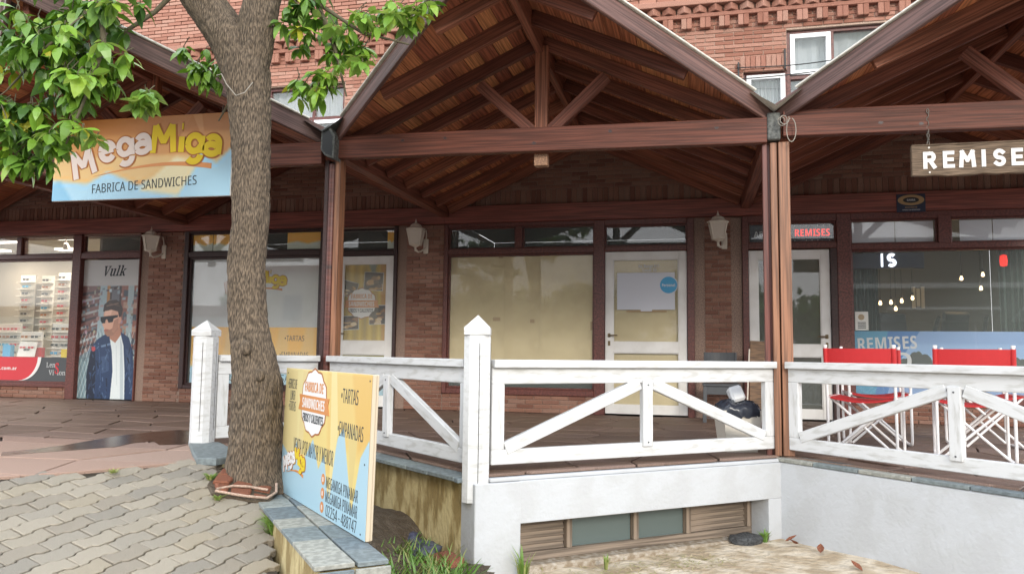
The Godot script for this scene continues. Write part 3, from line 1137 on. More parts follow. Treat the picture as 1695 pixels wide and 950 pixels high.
func pilaster(u, strips, xl, xr):
	# strips: [x0, x1, proud]
	var c = part(u, "pilaster", cbox(xr - xl, 2.5, 0.28, 0.002), M.mortar, at((xl + xr) / 2, 1.25, -0.152))
	for s in strips:
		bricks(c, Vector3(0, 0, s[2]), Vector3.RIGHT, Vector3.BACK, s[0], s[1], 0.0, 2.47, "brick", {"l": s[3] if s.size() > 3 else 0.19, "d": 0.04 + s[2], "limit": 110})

func gable(u, xa, xb):
	var hw = (xb - xa) / 2
	var w = PackedVector2Array([Vector2(xa, 2.45), Vector2(xb, 2.45), Vector2(xb, 2.76), Vector2((xa + xb) / 2, 2.72 + SL * hw), Vector2(xa, 2.76)])
	var g = part(u, "gable_wall", prism(w, -0.29, -0.012), M.mortar)
	var lim = func(x, y): return y < 2.66 + SL * (hw - absf(x - (xa + xb) / 2)) - 0.02
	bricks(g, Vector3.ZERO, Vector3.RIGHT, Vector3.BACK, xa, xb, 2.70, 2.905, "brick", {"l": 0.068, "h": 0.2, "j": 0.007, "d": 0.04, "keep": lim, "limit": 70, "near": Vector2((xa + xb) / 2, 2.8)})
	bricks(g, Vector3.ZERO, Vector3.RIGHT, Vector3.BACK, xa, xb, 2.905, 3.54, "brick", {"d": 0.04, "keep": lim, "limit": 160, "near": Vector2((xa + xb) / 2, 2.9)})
	beam(u, "lintel_beam", Vector3(xa, 2.585, 0.0), Vector3(xb, 2.585, 0.0), 0.225, 0.15, M.lintel)

func plinth(u, x0, x1, h):
	var c = part(u, "plinth", cbox(x1 - x0, h, 0.2, 0.002), M.mortar, at((x0 + x1) / 2, h / 2, -0.112))
	bricks(c, Vector3.ZERO, Vector3.RIGHT, Vector3.BACK, x0, x1, 0.0, h, "brick", {"d": 0.04, "limit": 60})

func room(u, x0, x1, depth, wm, fm):
	box(u, "room_floor", x0, x1, -0.09, -0.003, -depth, -0.21, fm)
	box(u, "room_ceiling", x0, x1, 2.56, 2.68, -depth, -0.3, wm)
	box(u, "room_wall", x0 - 0.1, x0, 0, 2.56, -depth, -0.3, wm)
	box(u, "room_wall", x1, x1 + 0.1, 0, 2.56, -depth, -0.3, wm)
	box(u, "room_wall", x0, x1, 0, 2.56, -depth - 0.1, -depth, wm)

# a framed pane; the pane is a sub-part of the window
func window(u, x0, x1, y0, y1, m, w = 0.035, z = 0.0, n = "window", pane = true, gm = M.glass):
	var f = part(u, n, ring(x0, x1, y0, y1, w, -0.07 + z, -0.012 + z), m)
	if pane:
		part(f, "pane", cbox(x1 - x0 - 2 * w + 0.01, y1 - y0 - 2 * w + 0.01, 0.006, 0.001), gm, at((x0 + x1) / 2, (y0 + y1) / 2, -0.045 + z))
	return f

func vbar(u, x0, x1, y0, y1, m, n = "mullion"):
	beam(u, n, Vector3((x0 + x1) / 2, y0, -0.035), Vector3((x0 + x1) / 2, y1, -0.035), 0.13, x1 - x0, m, Vector3.BACK, 0.006)

func hbar(u, x0, x1, y0, y1, m, n = "transom_bar"):
	beam(u, n, Vector3(x0, (y0 + y1) / 2, -0.035), Vector3(x1, (y0 + y1) / 2, -0.035), y1 - y0, 0.12, m, UP, 0.006)

func door(u, x0, x1, y0, y1, m, w, mid0, mid1, foot, z = 0.0, hand_left = true, label = "", gm = M.glass):
	var list = [bx(x0, x0 + w, y0, y1, -0.06 + z, -0.008 + z), bx(x1 - w, x1, y0, y1, -0.06 + z, -0.008 + z), bx(x0 + w, x1 - w, y1 - w, y1, -0.058 + z, -0.01 + z), bx(x0 + w, x1 - w, mid0, mid1, -0.058 + z, -0.01 + z), bx(x0 + w, x1 - w, y0, foot, -0.058 + z, -0.01 + z)]
	var d = part(u, "door", join(list), m)
	for q in [[mid1, y1 - w], [foot, mid0]]:
		part(d, "pane", cbox(x1 - x0 - 2 * w + 0.01, q[1] - q[0] + 0.01, 0.006, 0.001), gm, at((x0 + x1) / 2, (q[0] + q[1]) / 2, -0.04 + z))
		part(d, "glazing_bead", ring(x0 + w - 0.001, x1 - w + 0.001, q[0] - 0.001, q[1] + 0.001, 0.012, -0.03 + z, -0.016 + z), m)
	var hx = x0 + 0.05 if hand_left else x1 - 0.05
	var s = 1 if hand_left else -1
	part(d, "handle", tube(bent([Vector3(hx, 1.0, -0.008 + z), Vector3(hx, 1.0, 0.035 + z), Vector3(hx + s * 0.11, 1.0, 0.035 + z)], 0.02), 0.009, 8), M.brass)
	part(d, "lock_plate", cbox(0.03, 0.06, 0.004, 0.001), M.brass, at(hx, 0.9, -0.006 + z))
	part(d, "lock_plate", cbox(0.035, 0.05, 0.004, 0.001), M.brass, at(hx, 1.0, -0.006 + z))
	if label != "":
		d.set_meta("label", label)
	return d

func shop_optic():
	var u = unit("eyewear shop at the far left with the lit display window", -11.2, -7.2)
	gable(u, XC[0], XC[1])
	pilaster(u, [[-7.925, -7.815, -0.02, 0.115], [-7.80, -7.20, 0.0]], -7.93, -7.19)
	plinth(u, -11.2, -9.14, 0.17)
	var fm = M.frame
	hbar(u, -11.2, -9.10, 0.17, 0.225, fm, "sill")
	vbar(u, -9.115, -8.965, 0.0, 2.47, fm)
	vbar(u, -7.945, -7.925, 0.0, 2.47, fm, "jamb")
	hbar(u, -11.2, -9.115, 2.11, 2.175, fm)
	hbar(u, -8.965, -7.945, 2.10, 2.19, fm)
	vbar(u, -10.15, -10.06, 2.175, 2.45, fm)
	window(u, -11.15, -9.115, 0.225, 2.11, fm, 0.03)
	window(u, -11.15, -10.15, 2.175, 2.47, fm, 0.022)
	window(u, -10.06, -9.115, 2.175, 2.47, fm, 0.022)
	window(u, -8.965, -7.945, 2.19, 2.47, fm, 0.028)
	part(u, "glass_door", cbox(1.01, 2.08, 0.02), M.charcoal, at(-8.455, 1.055, -0.075))
	room(u, -14.6, -7.3, 2.6, M.room_wall, M.room_floor)
	box(u, "wall", -14.6, -11.2, 0, 2.56, -0.3, -0.2, M.room_wall)
	box(u, "room_partition", -8.95, -8.9, 0, 2.55, -2.5, -0.32, M.room_wall)
	for q in [[-11.4, -0.9], [-9.9, -0.7], [-12.6, -1.9], [-11.0, -1.9]]:
		var l = one("ceiling_light", cbox(0.5, 0.03, 0.16, 0.004), M.ceiling_light, ["flat lit lamp on the eyewear shop ceiling, nearest left", "flat lit lamp on the eyewear shop ceiling, nearest right", "flat lit lamp on the eyewear shop ceiling, back left", "flat lit lamp on the eyewear shop ceiling, back right"][int(q[0] > -11.2) + 2 * int(q[1] < -1)], "lamp", at(q[0], 2.54, q[1]), "ceiling lamps in the eyewear shop")
		var a = AreaLight3D.new()
		a.name = "area_light"
		a.area_size = Vector2(0.5, 0.16)
		a.light_energy = 0.8
		a.light_color = Color(1.0, 0.94, 0.84)
		a.shadow_enabled = true
		l.add_child(a, true)
		a.position = Vector3(0, -0.02, 0)
		a.rotation = Vector3(-PI / 2, 0, 0)
	# poster on the glass door
	var p = Pic.new(300, 560, Color8(178, 176, 174))
	paint_poster(p)
	var pw = thing("poster", "tall poster of a man in sunglasses and denim jacket on the shop door", "poster", Vector3(-8.44, 0.02, -0.06))
	part(pw, "print", picture(1.04, 2.07, 0.006), p.material(0.3), at(-8.45, 1.05, -0.06))
	var sk = Transform3D(Basis(Vector3(1, 0, 0), Vector3(0.32, 1, 0), Vector3(0, 0, 1)), Vector3(-8.42, 1.915, -0.053))
	words(pw, "Vulk", 0.15, sk, M.ink, 0.40, true, true, 0.0, 0.001)
	# red and black band along the foot of the window
	var band = thing("window_banner", "red and black printed band along the foot of the eyewear window", "banner", Vector3(-10.1, 0.26, -0.03))
	part(band, "black_film", cbox(2.0, 0.36, 0.002, 0.0005), M.charcoal, at(-10.13, 0.435, -0.034))
	var red = PackedVector2Array([Vector2(-11.13, 0.26), Vector2(-10.02, 0.26)])
	var arc = PackedVector2Array()
	for i in 9:
		var t = i / 8.0
		red.append(Vector2(-10.02 + 0.34 * sin(t * PI / 2), 0.26 + 0.355 * (1 - cos(t * PI / 2))))
	red.append(Vector2(-11.13, 0.615))
	part(band, "red_film", prism(red, 0, 0.002), M.print_red, at(0, 0, -0.032))
	for i in 9:
		var t = i / 8.0
		arc.append(Vector2(-10.02 + 0.34 * sin(t * PI / 2), 0.26 + 0.355 * (1 - cos(t * PI / 2))))
	for i in 9:
		var t = 1.0 - i / 8.0
		arc.append(Vector2(-9.97 + 0.35 * sin(t * PI / 2), 0.26 + 0.355 * (1 - cos(t * PI / 2))))
	part(band, "white_arc", prism(arc, 0, 0.002), M.print_white, at(0, 0, -0.030))
	words(band, "lensvision.com.ar", 0.05, at(-10.42, 0.44, -0.028), M.print_white, 0.72, true, false, 0, 0.001)
	words(band, "Len", 0.07, at(-9.44, 0.50, -0.030), M.print_grey, 0.16, false, true, 0, 0.001)
	words(band, "Vi  ion", 0.07, at(-9.32, 0.385, -0.030), M.print_grey, 0.30, false, true, 0, 0.001)
	words(band, "S", 0.16, at(-9.325, 0.45, -0.029), M.print_red, 0.07, true, true, 0, 0.001)
	# what the window shows
	eyewear_display(Vector3(-9.98, 0.60, -0.75), 4, 2, 0.40, "low white stand of sunglasses at the right of the eyewear window")
	eyewear_display(Vector3(-10.62, 0.60, -0.8), 3, 2, 0.42, "low white stand of sunglasses at the left of the eyewear window")
	eyewear_display(Vector3(-11.15, 1.05, -1.95), 8, 1, 0.26, "tall column of sunglasses on the back wall of the eyewear shop")
	eyewear_display(Vector3(-12.35, 0.8, -2.35), 10, 1, 0.34, "second tall column of sunglasses on the back wall, further left")
	eyewear_display(Vector3(-11.25, 0.60, -0.95), 4, 3, 0.5, "low white stand of sunglasses at the left edge of the photograph")
	eyewear_display(Vector3(-11.75, 0.9, -2.2), 9, 1, 0.28, "middle tall column of sunglasses on the back wall of the eyewear shop")
	for q in [[-10.25, "print_red", 0.16], [-10.85, "print_blue", 0.20], [-9.72, "print_yellow", 0.14]]:
		one("carton", cbox(0.13, q[2], 0.10, 0.004), M[q[1]], {"print_red": "small red carton between the sunglasses stands", "print_blue": "small blue carton on the eyewear window shelf", "print_yellow": "small yellow carton at the right end of the eyewear window shelf"}[q[1]], "carton", turned(q[0], 0.60 + q[2] / 2, -0.62, 0.2))
	box(u, "window_shelf", -12.2, -9.0, 0.56, 0.60, -1.2, -0.32, M.panel_white)
	var sp = thing("spotlight_lamp", "small chrome spotlight under the eyewear shop ceiling", "lamp", Vector3(-9.84, 2.40, -0.6))
	part(sp, "shade", lathe([Vector2(0.0, 0.05), Vector2(0.03, 0.045), Vector2(0.055, -0.04)], 14), M.white_tube, turned(-9.84, 2.40, -0.6, 0.4, 0.6))
	part(sp, "arm", tube([Vector3(-9.84, 2.43, -0.6), Vector3(-9.84, 2.56, -0.6)], 0.008, 6), M.charcoal)
	var card = thing("display_card", "white card with three red framed glasses beside the window stands", "card", Vector3(-10.0, 0.62, -0.45))
	part(card, "card", cbox(0.34, 0.24, 0.01), M.panel_white, turned(-10.36, 0.73, -0.5, 0, -0.2))
	for k in 3:
		part(card, "glasses", glasses(0.11), M.print_red if k != 1 else M.charcoal, turned(-10.44 + 0.08 * k, 0.76 - 0.035 * (k % 2), -0.48, 0, -0.2))

func glasses(w):
	var k = "g%.3f" % w
	if shapes.has(k):
		return shapes[k]
	var list = []
	for s in [-1, 1]:
		list.append([cbox(w * 0.42, w * 0.27, w * 0.06, w * 0.02), at(s * w * 0.27, 0, 0)])
		list.append([cbox(w * 0.03, w * 0.05, w * 0.5, 0.001), at(s * w * 0.49, w * 0.08, -w * 0.27)])
	list.append([cbox(w * 0.16, w * 0.05, w * 0.05, 0.001), at(0, w * 0.07, 0)])
	var m = join(list)
	shapes[k] = m
	return m

func eyewear_display(o, rows, cols, w, label):
	var t = thing("eyewear_display", label, "display stand", o, "stands of sunglasses in the eyewear shop")
	var h = rows * 0.13 + 0.03
	part(t, "back_panel", cbox(w, h, 0.02), M.panel_white, at(o.x, o.y + h / 2, o.z - 0.05))
	for r in rows:
		part(t, "shelf", cbox(w, 0.012, 0.12, 0.002), M.panel_white, at(o.x, o.y + 0.02 + r * 0.13, o.z))
		for c in cols:
			part(t, "glasses", glasses(0.14), M[["black", "charcoal", "print_red", "print_brown", "print_blue"][R.randi() % 5]], at(o.x + (c - (cols - 1) / 2.0) * w / cols * 0.95, o.y + 0.075 + r * 0.13, o.z + 0.02))

func paint_poster(p):
	var sky = Color8(150, 170, 178)
	p.poly([[0, 0.19], [1, 0.19], [1, 1], [0, 1]], Color8(112, 128, 136))
	# brick houses and a street behind him
	p.poly([[0, 0.19], [0.36, 0.19], [0.30, 0.62], [0, 0.7]], Color8(120, 88, 84))
	for k in 9:
		p.poly([[0, 0.24 + k * 0.05], [0.33, 0.22 + k * 0.045], [0.33, 0.232 + k * 0.045], [0, 0.262 + k * 0.05]], Color8(168, 170, 172) if k % 2 else Color8(70, 62, 66))
	p.poly([[0.62, 0.19], [1, 0.19], [1, 0.66], [0.62, 0.6]], Color8(132, 84, 72))
	for k in 5:
		p.poly([[0.70, 0.22 + k * 0.085], [0.98, 0.23 + k * 0.085], [0.98, 0.27 + k * 0.085], [0.70, 0.265 + k * 0.085]], Color8(62, 68, 78) if k % 2 == 0 else Color8(164, 130, 112))
	p.poly([[0.30, 0.19], [0.44, 0.19], [0.42, 0.66], [0.27, 0.66]], sky)
	p.poly([[0.77, 0.19], [0.87, 0.19], [0.86, 0.75], [0.76, 0.75]], Color8(150, 166, 170))
	p.poly([[0.44, 0.20], [0.66, 0.19], [0.66, 0.32], [0.44, 0.33]], Color8(60, 46, 44))
	p.poly([[0.42, 0.19], [0.47, 0.19], [0.47, 0.34], [0.42, 0.34]], Color8(168, 116, 58))
	p.poly([[0.50, 0.22], [0.63, 0.21], [0.63, 0.30], [0.50, 0.31]], Color8(96, 96, 104))
	p.poly([[0, 0.72], [1, 0.66], [1, 1], [0, 1]], Color8(120, 142, 150))
	for k in 150:
		var bx_ = R.randf()
		var by_ = R.randf_range(0.19, 0.72)
		var bw_ = R.randf_range(0.01, 0.06)
		var bh_ = R.randf_range(0.006, 0.03)
		var v = R.randi_range(84, 190)
		p.poly([[bx_, by_], [bx_ + bw_, by_ - 0.004], [bx_ + bw_, by_ + bh_], [bx_, by_ + bh_]], Color8(v, clampi(v - R.randi_range(0, 34), 0, 255), clampi(v - R.randi_range(0, 40), 0, 255)) if k % 2 else Color8(clampi(v - 16, 0, 255), v, clampi(v + 8, 0, 255)))
	p.blur(4)
	# wire fence
	for k in range(-14, 26):
		p.line(k * 0.06, 0.52, k * 0.06 + 0.30, 1.0, 2.0, Color8(78, 92, 98))
		p.line(k * 0.06 + 0.30, 0.52, k * 0.06, 1.0, 2.0, Color8(196, 206, 206))
	# jacket
	p.poly([[0.20, 0.64], [0.30, 0.575], [0.44, 0.535], [0.66, 0.515], [0.82, 0.56], [0.90, 0.66], [0.93, 0.82], [0.97, 1.0], [0.16, 1.0], [0.145, 0.82]], Color8(40, 58, 90))
	p.poly([[0.20, 0.64], [0.26, 0.62], [0.30, 0.80], [0.30, 1.0], [0.16, 1.0], [0.145, 0.82]], Color8(28, 36, 54))
	p.poly([[0.36, 0.62], [0.52, 0.60], [0.53, 0.615], [0.37, 0.635]], Color8(96, 118, 148))
	p.poly([[0.38, 0.70], [0.50, 0.69], [0.52, 0.80], [0.40, 0.82]], Color8(58, 78, 110))
	p.poly([[0.78, 0.64], [0.86, 0.66], [0.87, 0.80], [0.80, 0.78]], Color8(56, 74, 104))
	for k in 5:
		p.line(0.33 + 0.015 * k, 0.64 + 0.06 * k, 0.36 + 0.01 * k, 0.72 + 0.05 * k, 3.0, Color8(64, 86, 120))
		p.line(0.86 + 0.012 * k, 0.70 + 0.05 * k, 0.84 + 0.012 * k, 0.78 + 0.045 * k, 3.0, Color8(70, 92, 124))
	for k in 150:
		var jx = R.randf_range(0.18, 0.92)
		var jy = R.randf_range(0.60, 0.99)
		if jx > 0.5 and jx < 0.80:
			continue
		p.line(jx, jy, jx + R.randf_range(-0.05, 0.05), jy + R.randf_range(0.01, 0.06), R.randf_range(2, 6), [Color8(54, 74, 106), Color8(26, 36, 56), Color8(82, 104, 136), Color8(40, 56, 86)][k % 4])
	p.ell(0.24, 0.645, 0.035, 0.018, Color8(170, 70, 76))
	# white shirt
	p.poly([[0.50, 0.56], [0.68, 0.53], [0.74, 0.62], [0.78, 0.80], [0.80, 1.0], [0.56, 1.0], [0.58, 0.80], [0.55, 0.66]], Color8(208, 216, 218))
	p.poly([[0.68, 0.56], [0.72, 0.62], [0.76, 0.80], [0.78, 1.0], [0.73, 1.0], [0.70, 0.78]], Color8(176, 188, 194))
	p.line(0.62, 0.62, 0.66, 0.90, 3.0, Color8(188, 198, 202))
	# neck, head
	p.poly([[0.50, 0.50], [0.66, 0.46], [0.69, 0.54], [0.60, 0.60], [0.50, 0.57]], Color8(166, 120, 100))
	p.poly([[0.38, 0.385], [0.44, 0.355], [0.62, 0.36], [0.66, 0.42], [0.64, 0.49], [0.56, 0.545], [0.47, 0.555], [0.41, 0.535], [0.395, 0.49], [0.365, 0.47], [0.385, 0.44]], Color8(206, 160, 138))
	p.poly([[0.42, 0.50], [0.50, 0.505], [0.60, 0.48], [0.645, 0.46], [0.63, 0.50], [0.56, 0.545], [0.47, 0.556], [0.41, 0.535]], Color8(150, 112, 94))
	p.poly([[0.40, 0.508], [0.47, 0.505], [0.46, 0.516], [0.405, 0.518]], Color8(160, 92, 84))
	p.ell(0.655, 0.435, 0.028, 0.024, Color8(190, 140, 120))
	# hair swept back
	p.poly([[0.37, 0.375], [0.38, 0.325], [0.46, 0.295], [0.58, 0.29], [0.66, 0.315], [0.70, 0.36], [0.68, 0.41], [0.64, 0.415], [0.62, 0.375], [0.50, 0.36], [0.40, 0.375]], Color8(56, 40, 34))
	p.line(0.42, 0.335, 0.62, 0.315, 5.0, Color8(124, 96, 78))
	p.line(0.46, 0.315, 0.64, 0.335, 3.0, Color8(104, 78, 62))
	# dark glasses
	p.poly([[0.33, 0.415], [0.62, 0.40], [0.62, 0.415], [0.55, 0.425], [0.54, 0.45], [0.47, 0.455], [0.445, 0.43], [0.42, 0.432], [0.41, 0.458], [0.36, 0.46], [0.335, 0.44]], Color8(20, 20, 24))
	# light side of the face and its shadow side
	p.poly([[0.40, 0.37], [0.52, 0.365], [0.50, 0.40], [0.40, 0.405]], Color8(222, 180, 158))
	p.poly([[0.56, 0.44], [0.63, 0.42], [0.64, 0.48], [0.57, 0.53], [0.53, 0.52]], Color8(166, 122, 102))
	p.blur(3)
	p.grain(9)

func shop_sandwich():
	var u = unit("sandwich shop behind the tree with yellow window film", -7.2, -3.2)
	gable(u, XC[1], XC[2])
	pilaster(u, [[-3.885, -3.775, -0.02, 0.115], [-3.76, -3.225, 0.0]], -3.89, -3.22)
	plinth(u, -7.19, -4.8, 0.20)
	var fm = M.frame_dark
	vbar(u, -7.19, -7.12, 0.20, 2.47, fm, "jamb")
	vbar(u, -5.03, -4.79, 0.0, 2.47, fm)
	vbar(u, -3.935, -3.89, 0.0, 2.47, fm, "jamb")
	hbar(u, -7.12, -5.03, 0.20, 0.255, fm, "sill")
	hbar(u, -7.12, -5.03, 2.09, 2.165, fm)
	hbar(u, -4.79, -3.935, 2.07, 2.135, fm)
	hbar(u, -7.12, -5.03, 2.445, 2.475, fm, "head_rail")
	window(u, -7.12, -5.03, 0.255, 2.09, fm, 0.03)
	window(u, -7.12, -5.03, 2.165, 2.445, fm, 0.02)
	window(u, -4.79, -3.935, 2.135, 2.445, fm, 0.02)
	door(u, -4.785, -3.94, 0.02, 2.065, M.white_door, 0.105, 0.72, 0.90, 0.16)
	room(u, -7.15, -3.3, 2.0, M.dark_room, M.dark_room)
	# films on the inside of the glass
	one("frosted_film", cbox(2.02, 0.99, 0.003, 0.0005), M.white_film, "pale frosted film on the upper sandwich shop window", "window film", at(-6.05, 1.58, -0.055))
	var yp = Pic.new(256, 104, Color8(240, 190, 92))
	yp.poly([[0, 0], [1, 0], [1, 0.4], [0, 0.5]], Color8(240, 184, 78))
	yp.poly([[0.0, 0.7], [0.2, 0.62], [0.45, 0.9], [0.7, 0.66], [1, 0.6], [1, 1], [0, 1]], Color8(168, 206, 222))
	for k in 5:
		yp.poly([[0.1 + k * 0.2, 0.0], [0.16 + k * 0.2, 0.0], [0.2 + k * 0.19, 0.8], [0.04 + k * 0.2, 0.7]], Color8(232, 190, 108))
	yp.blur(5)
	var yf = thing("yellow_window_film", "yellow printed film across the lower sandwich shop window", "window film", Vector3(-6.1, 0.28, -0.055))
	part(yf, "print", picture(2.02, 0.83, 0.003), yp.material(0.45), at(-6.05, 0.69, -0.057))
	words(yf, "•TARTAS", 0.075, at(-5.42, 0.93, -0.0535), M.ink, 0.30, false, false, 0.0, 0.001)
	words(yf, "•EMPANADAS", 0.075, at(-5.42, 0.70, -0.0535), M.ink, 0.44, false, false, 0.0, 0.001)
	words(yf, "•SERVICE", 0.075, at(-6.85, 0.93, -0.0535), M.ink, 0.30, false, false, 0.0, 0.001)
	words(yf, "ELABORACION ARTESANAL", 0.10, at(-6.05, 0.37, -0.0535), M.ink, 1.65, false, false, 0.0, 0.001)
	var star = PackedVector2Array()
	for i in 16:
		star.append(Vector2(cos(TAU * i / 16), sin(TAU * i / 16)) * (0.16 if i % 2 == 0 else 0.11))
	part(yf, "star", prism(star, 0, 0.001), M.print_orange, at(-6.28, 0.86, -0.0535))
	var lg = thing("window_logo", "round yellow and white lettering on the sandwich window, behind the trunk", "sticker", Vector3(-6.08, 1.7, -0.05))
	logo(lg, at(-6.08, 1.70, -0.052), 1.12, 0.52, 0.0, M.print_brown, M.print_pink, M.print_yellow)
	# small films in the top lights
	var tp = Pic.new(64, 40, Color8(250, 192, 70))
	tp.poly([[0, 0.6], [0.3, 0.5], [0.6, 0.65], [1, 0.5], [1, 1], [0, 1]], Color8(214, 226, 210))
	tp.blur(4)
	var tmat = tp.material(0.45)
	var tl = ["yellow film pane at the far left of the sandwich shop top light", "second yellow film pane of the sandwich shop top light", "yellow film pane right of the trunk in the top light", "narrow yellow film pane over the sandwich shop door"]
	var xs = [[-7.10, -6.78], [-6.77, -6.44], [-5.58, -5.06], [-4.06, -3.96]]
	for i in 4:
		one("film_pane", picture(xs[i][1] - xs[i][0], 0.24, 0.003), tmat, tl[i], "window film", at((xs[i][0] + xs[i][1]) / 2, 2.305 if i < 3 else 2.29, -0.056), "yellow films in the top lights")
	# yellow film on the door with its badge and four photographs
	var dp = Pic.new(128, 256, Color8(176, 148, 62))
	for k in 9:
		dp.poly([[0.03 + k * 0.11, 0], [0.08 + k * 0.11, 0], [0.08 + k * 0.11, 1], [0.03 + k * 0.11, 1]], Color8(196, 170, 78) if k % 2 else Color8(160, 138, 70))
	dp.poly([[0.55, 0], [0.75, 0], [0.68, 0.2]], Color8(130, 138, 122))
	dp.poly([[0.82, 0], [1, 0], [1, 1], [0.9, 1]], Color8(180, 134, 60))
	dp.blur(5)
	var df = thing("yellow_door_film", "yellow printed film with badge and food photographs on the shop door", "window film", Vector3(-4.36, 0.9, -0.055))
	part(df, "print", picture(0.635, 1.06, 0.003), dp.material(0.5), at(-4.362, 1.43, -0.056))
	var lp = Pic.new(64, 64, Color8(172, 160, 70))
	lp.poly([[0, 0.75], [1, 0.7], [1, 1], [0, 1]], Color8(150, 182, 196))
	lp.blur(4)
	part(df, "print", picture(0.635, 0.56, 0.003), lp.material(0.5), at(-4.362, 0.44, -0.056))
	badge(df, at(-4.42, 1.42, -0.0525), 0.42, 0.40)
	var ph = [[-4.62, 1.62, 0.25, 0.2, -0.25], [-4.25, 1.72, 0.27, 0.24, -0.05], [-4.60, 1.15, 0.28, 0.18, 0.04], [-4.18, 1.26, 0.24, 0.25, 0.03]]
	for i in 4:
		var fp = Pic.new(48, 40, Color8(66, 54, 46))
		for k in 12:
			fp.ell(R.randf(), R.randf_range(0.2, 1), R.randf_range(0.08, 0.24), R.randf_range(0.06, 0.16), [Color8(180, 140, 88), Color8(140, 96, 60), Color8(206, 184, 150), Color8(96, 74, 60)][R.randi() % 4])
		fp.blur(2)
		part(df, "photo_border", cbox(ph[i][2] + 0.015, ph[i][3] + 0.015, 0.001, 0.0002), M.print_grey, turned(ph[i][0], ph[i][1], -0.0523, 0, 0, ph[i][4]))
		part(df, "photo", picture(ph[i][2], ph[i][3], 0.001), fp.material(0.5), turned(ph[i][0], ph[i][1], -0.0518, 0, 0, ph[i][4]))

# scalloped white badge with a ribbon
func badge(p, xf, w, h):
	var sc = PackedVector2Array()
	var sc2 = PackedVector2Array()
	for i in 48:
		var a = TAU * i / 48
		var k = 1.0 + 0.035 * cos(a * 12)
		sc.append(Vector2(cos(a) * w / 2 * k, sin(a) * h / 2 * k))
		sc2.append(Vector2(cos(a) * w / 2 * k * 1.06, sin(a) * h / 2 * k * 1.06))
	part(p, "badge_edge", prism(sc2, 0, 0.001), M.print_brown, xf)
	part(p, "badge", prism(sc, 0, 0.002), M.print_white, xf)
	var rb = PackedVector2Array([Vector2(-0.60, 0.10), Vector2(0.60, 0.10), Vector2(0.56, 0.0), Vector2(0.62, -0.15), Vector2(-0.62, -0.15), Vector2(-0.56, 0.0)])
	for i in rb.size():
		rb[i] = rb[i] * Vector2(w, h)
	part(p, "ribbon", prism(rb, 0, 0.003), M.print_orange, xf)
	words(p, "FABRICA DE", h * 0.155, xf * at(0, h * 0.235, 0.003), M.print_orange, w * 0.74, true, false, 0, 0.001)
	words(p, "SANDWICHES", h * 0.155, xf * at(0, -h * 0.025, 0.004), M.print_white, w * 0.90, true, false, 0, 0.001)
	words(p, "FRIOS Y CALIENTES", h * 0.13, xf * at(0, -h * 0.255, 0.003), M.ink, w * 0.82, true, false, 0, 0.001)

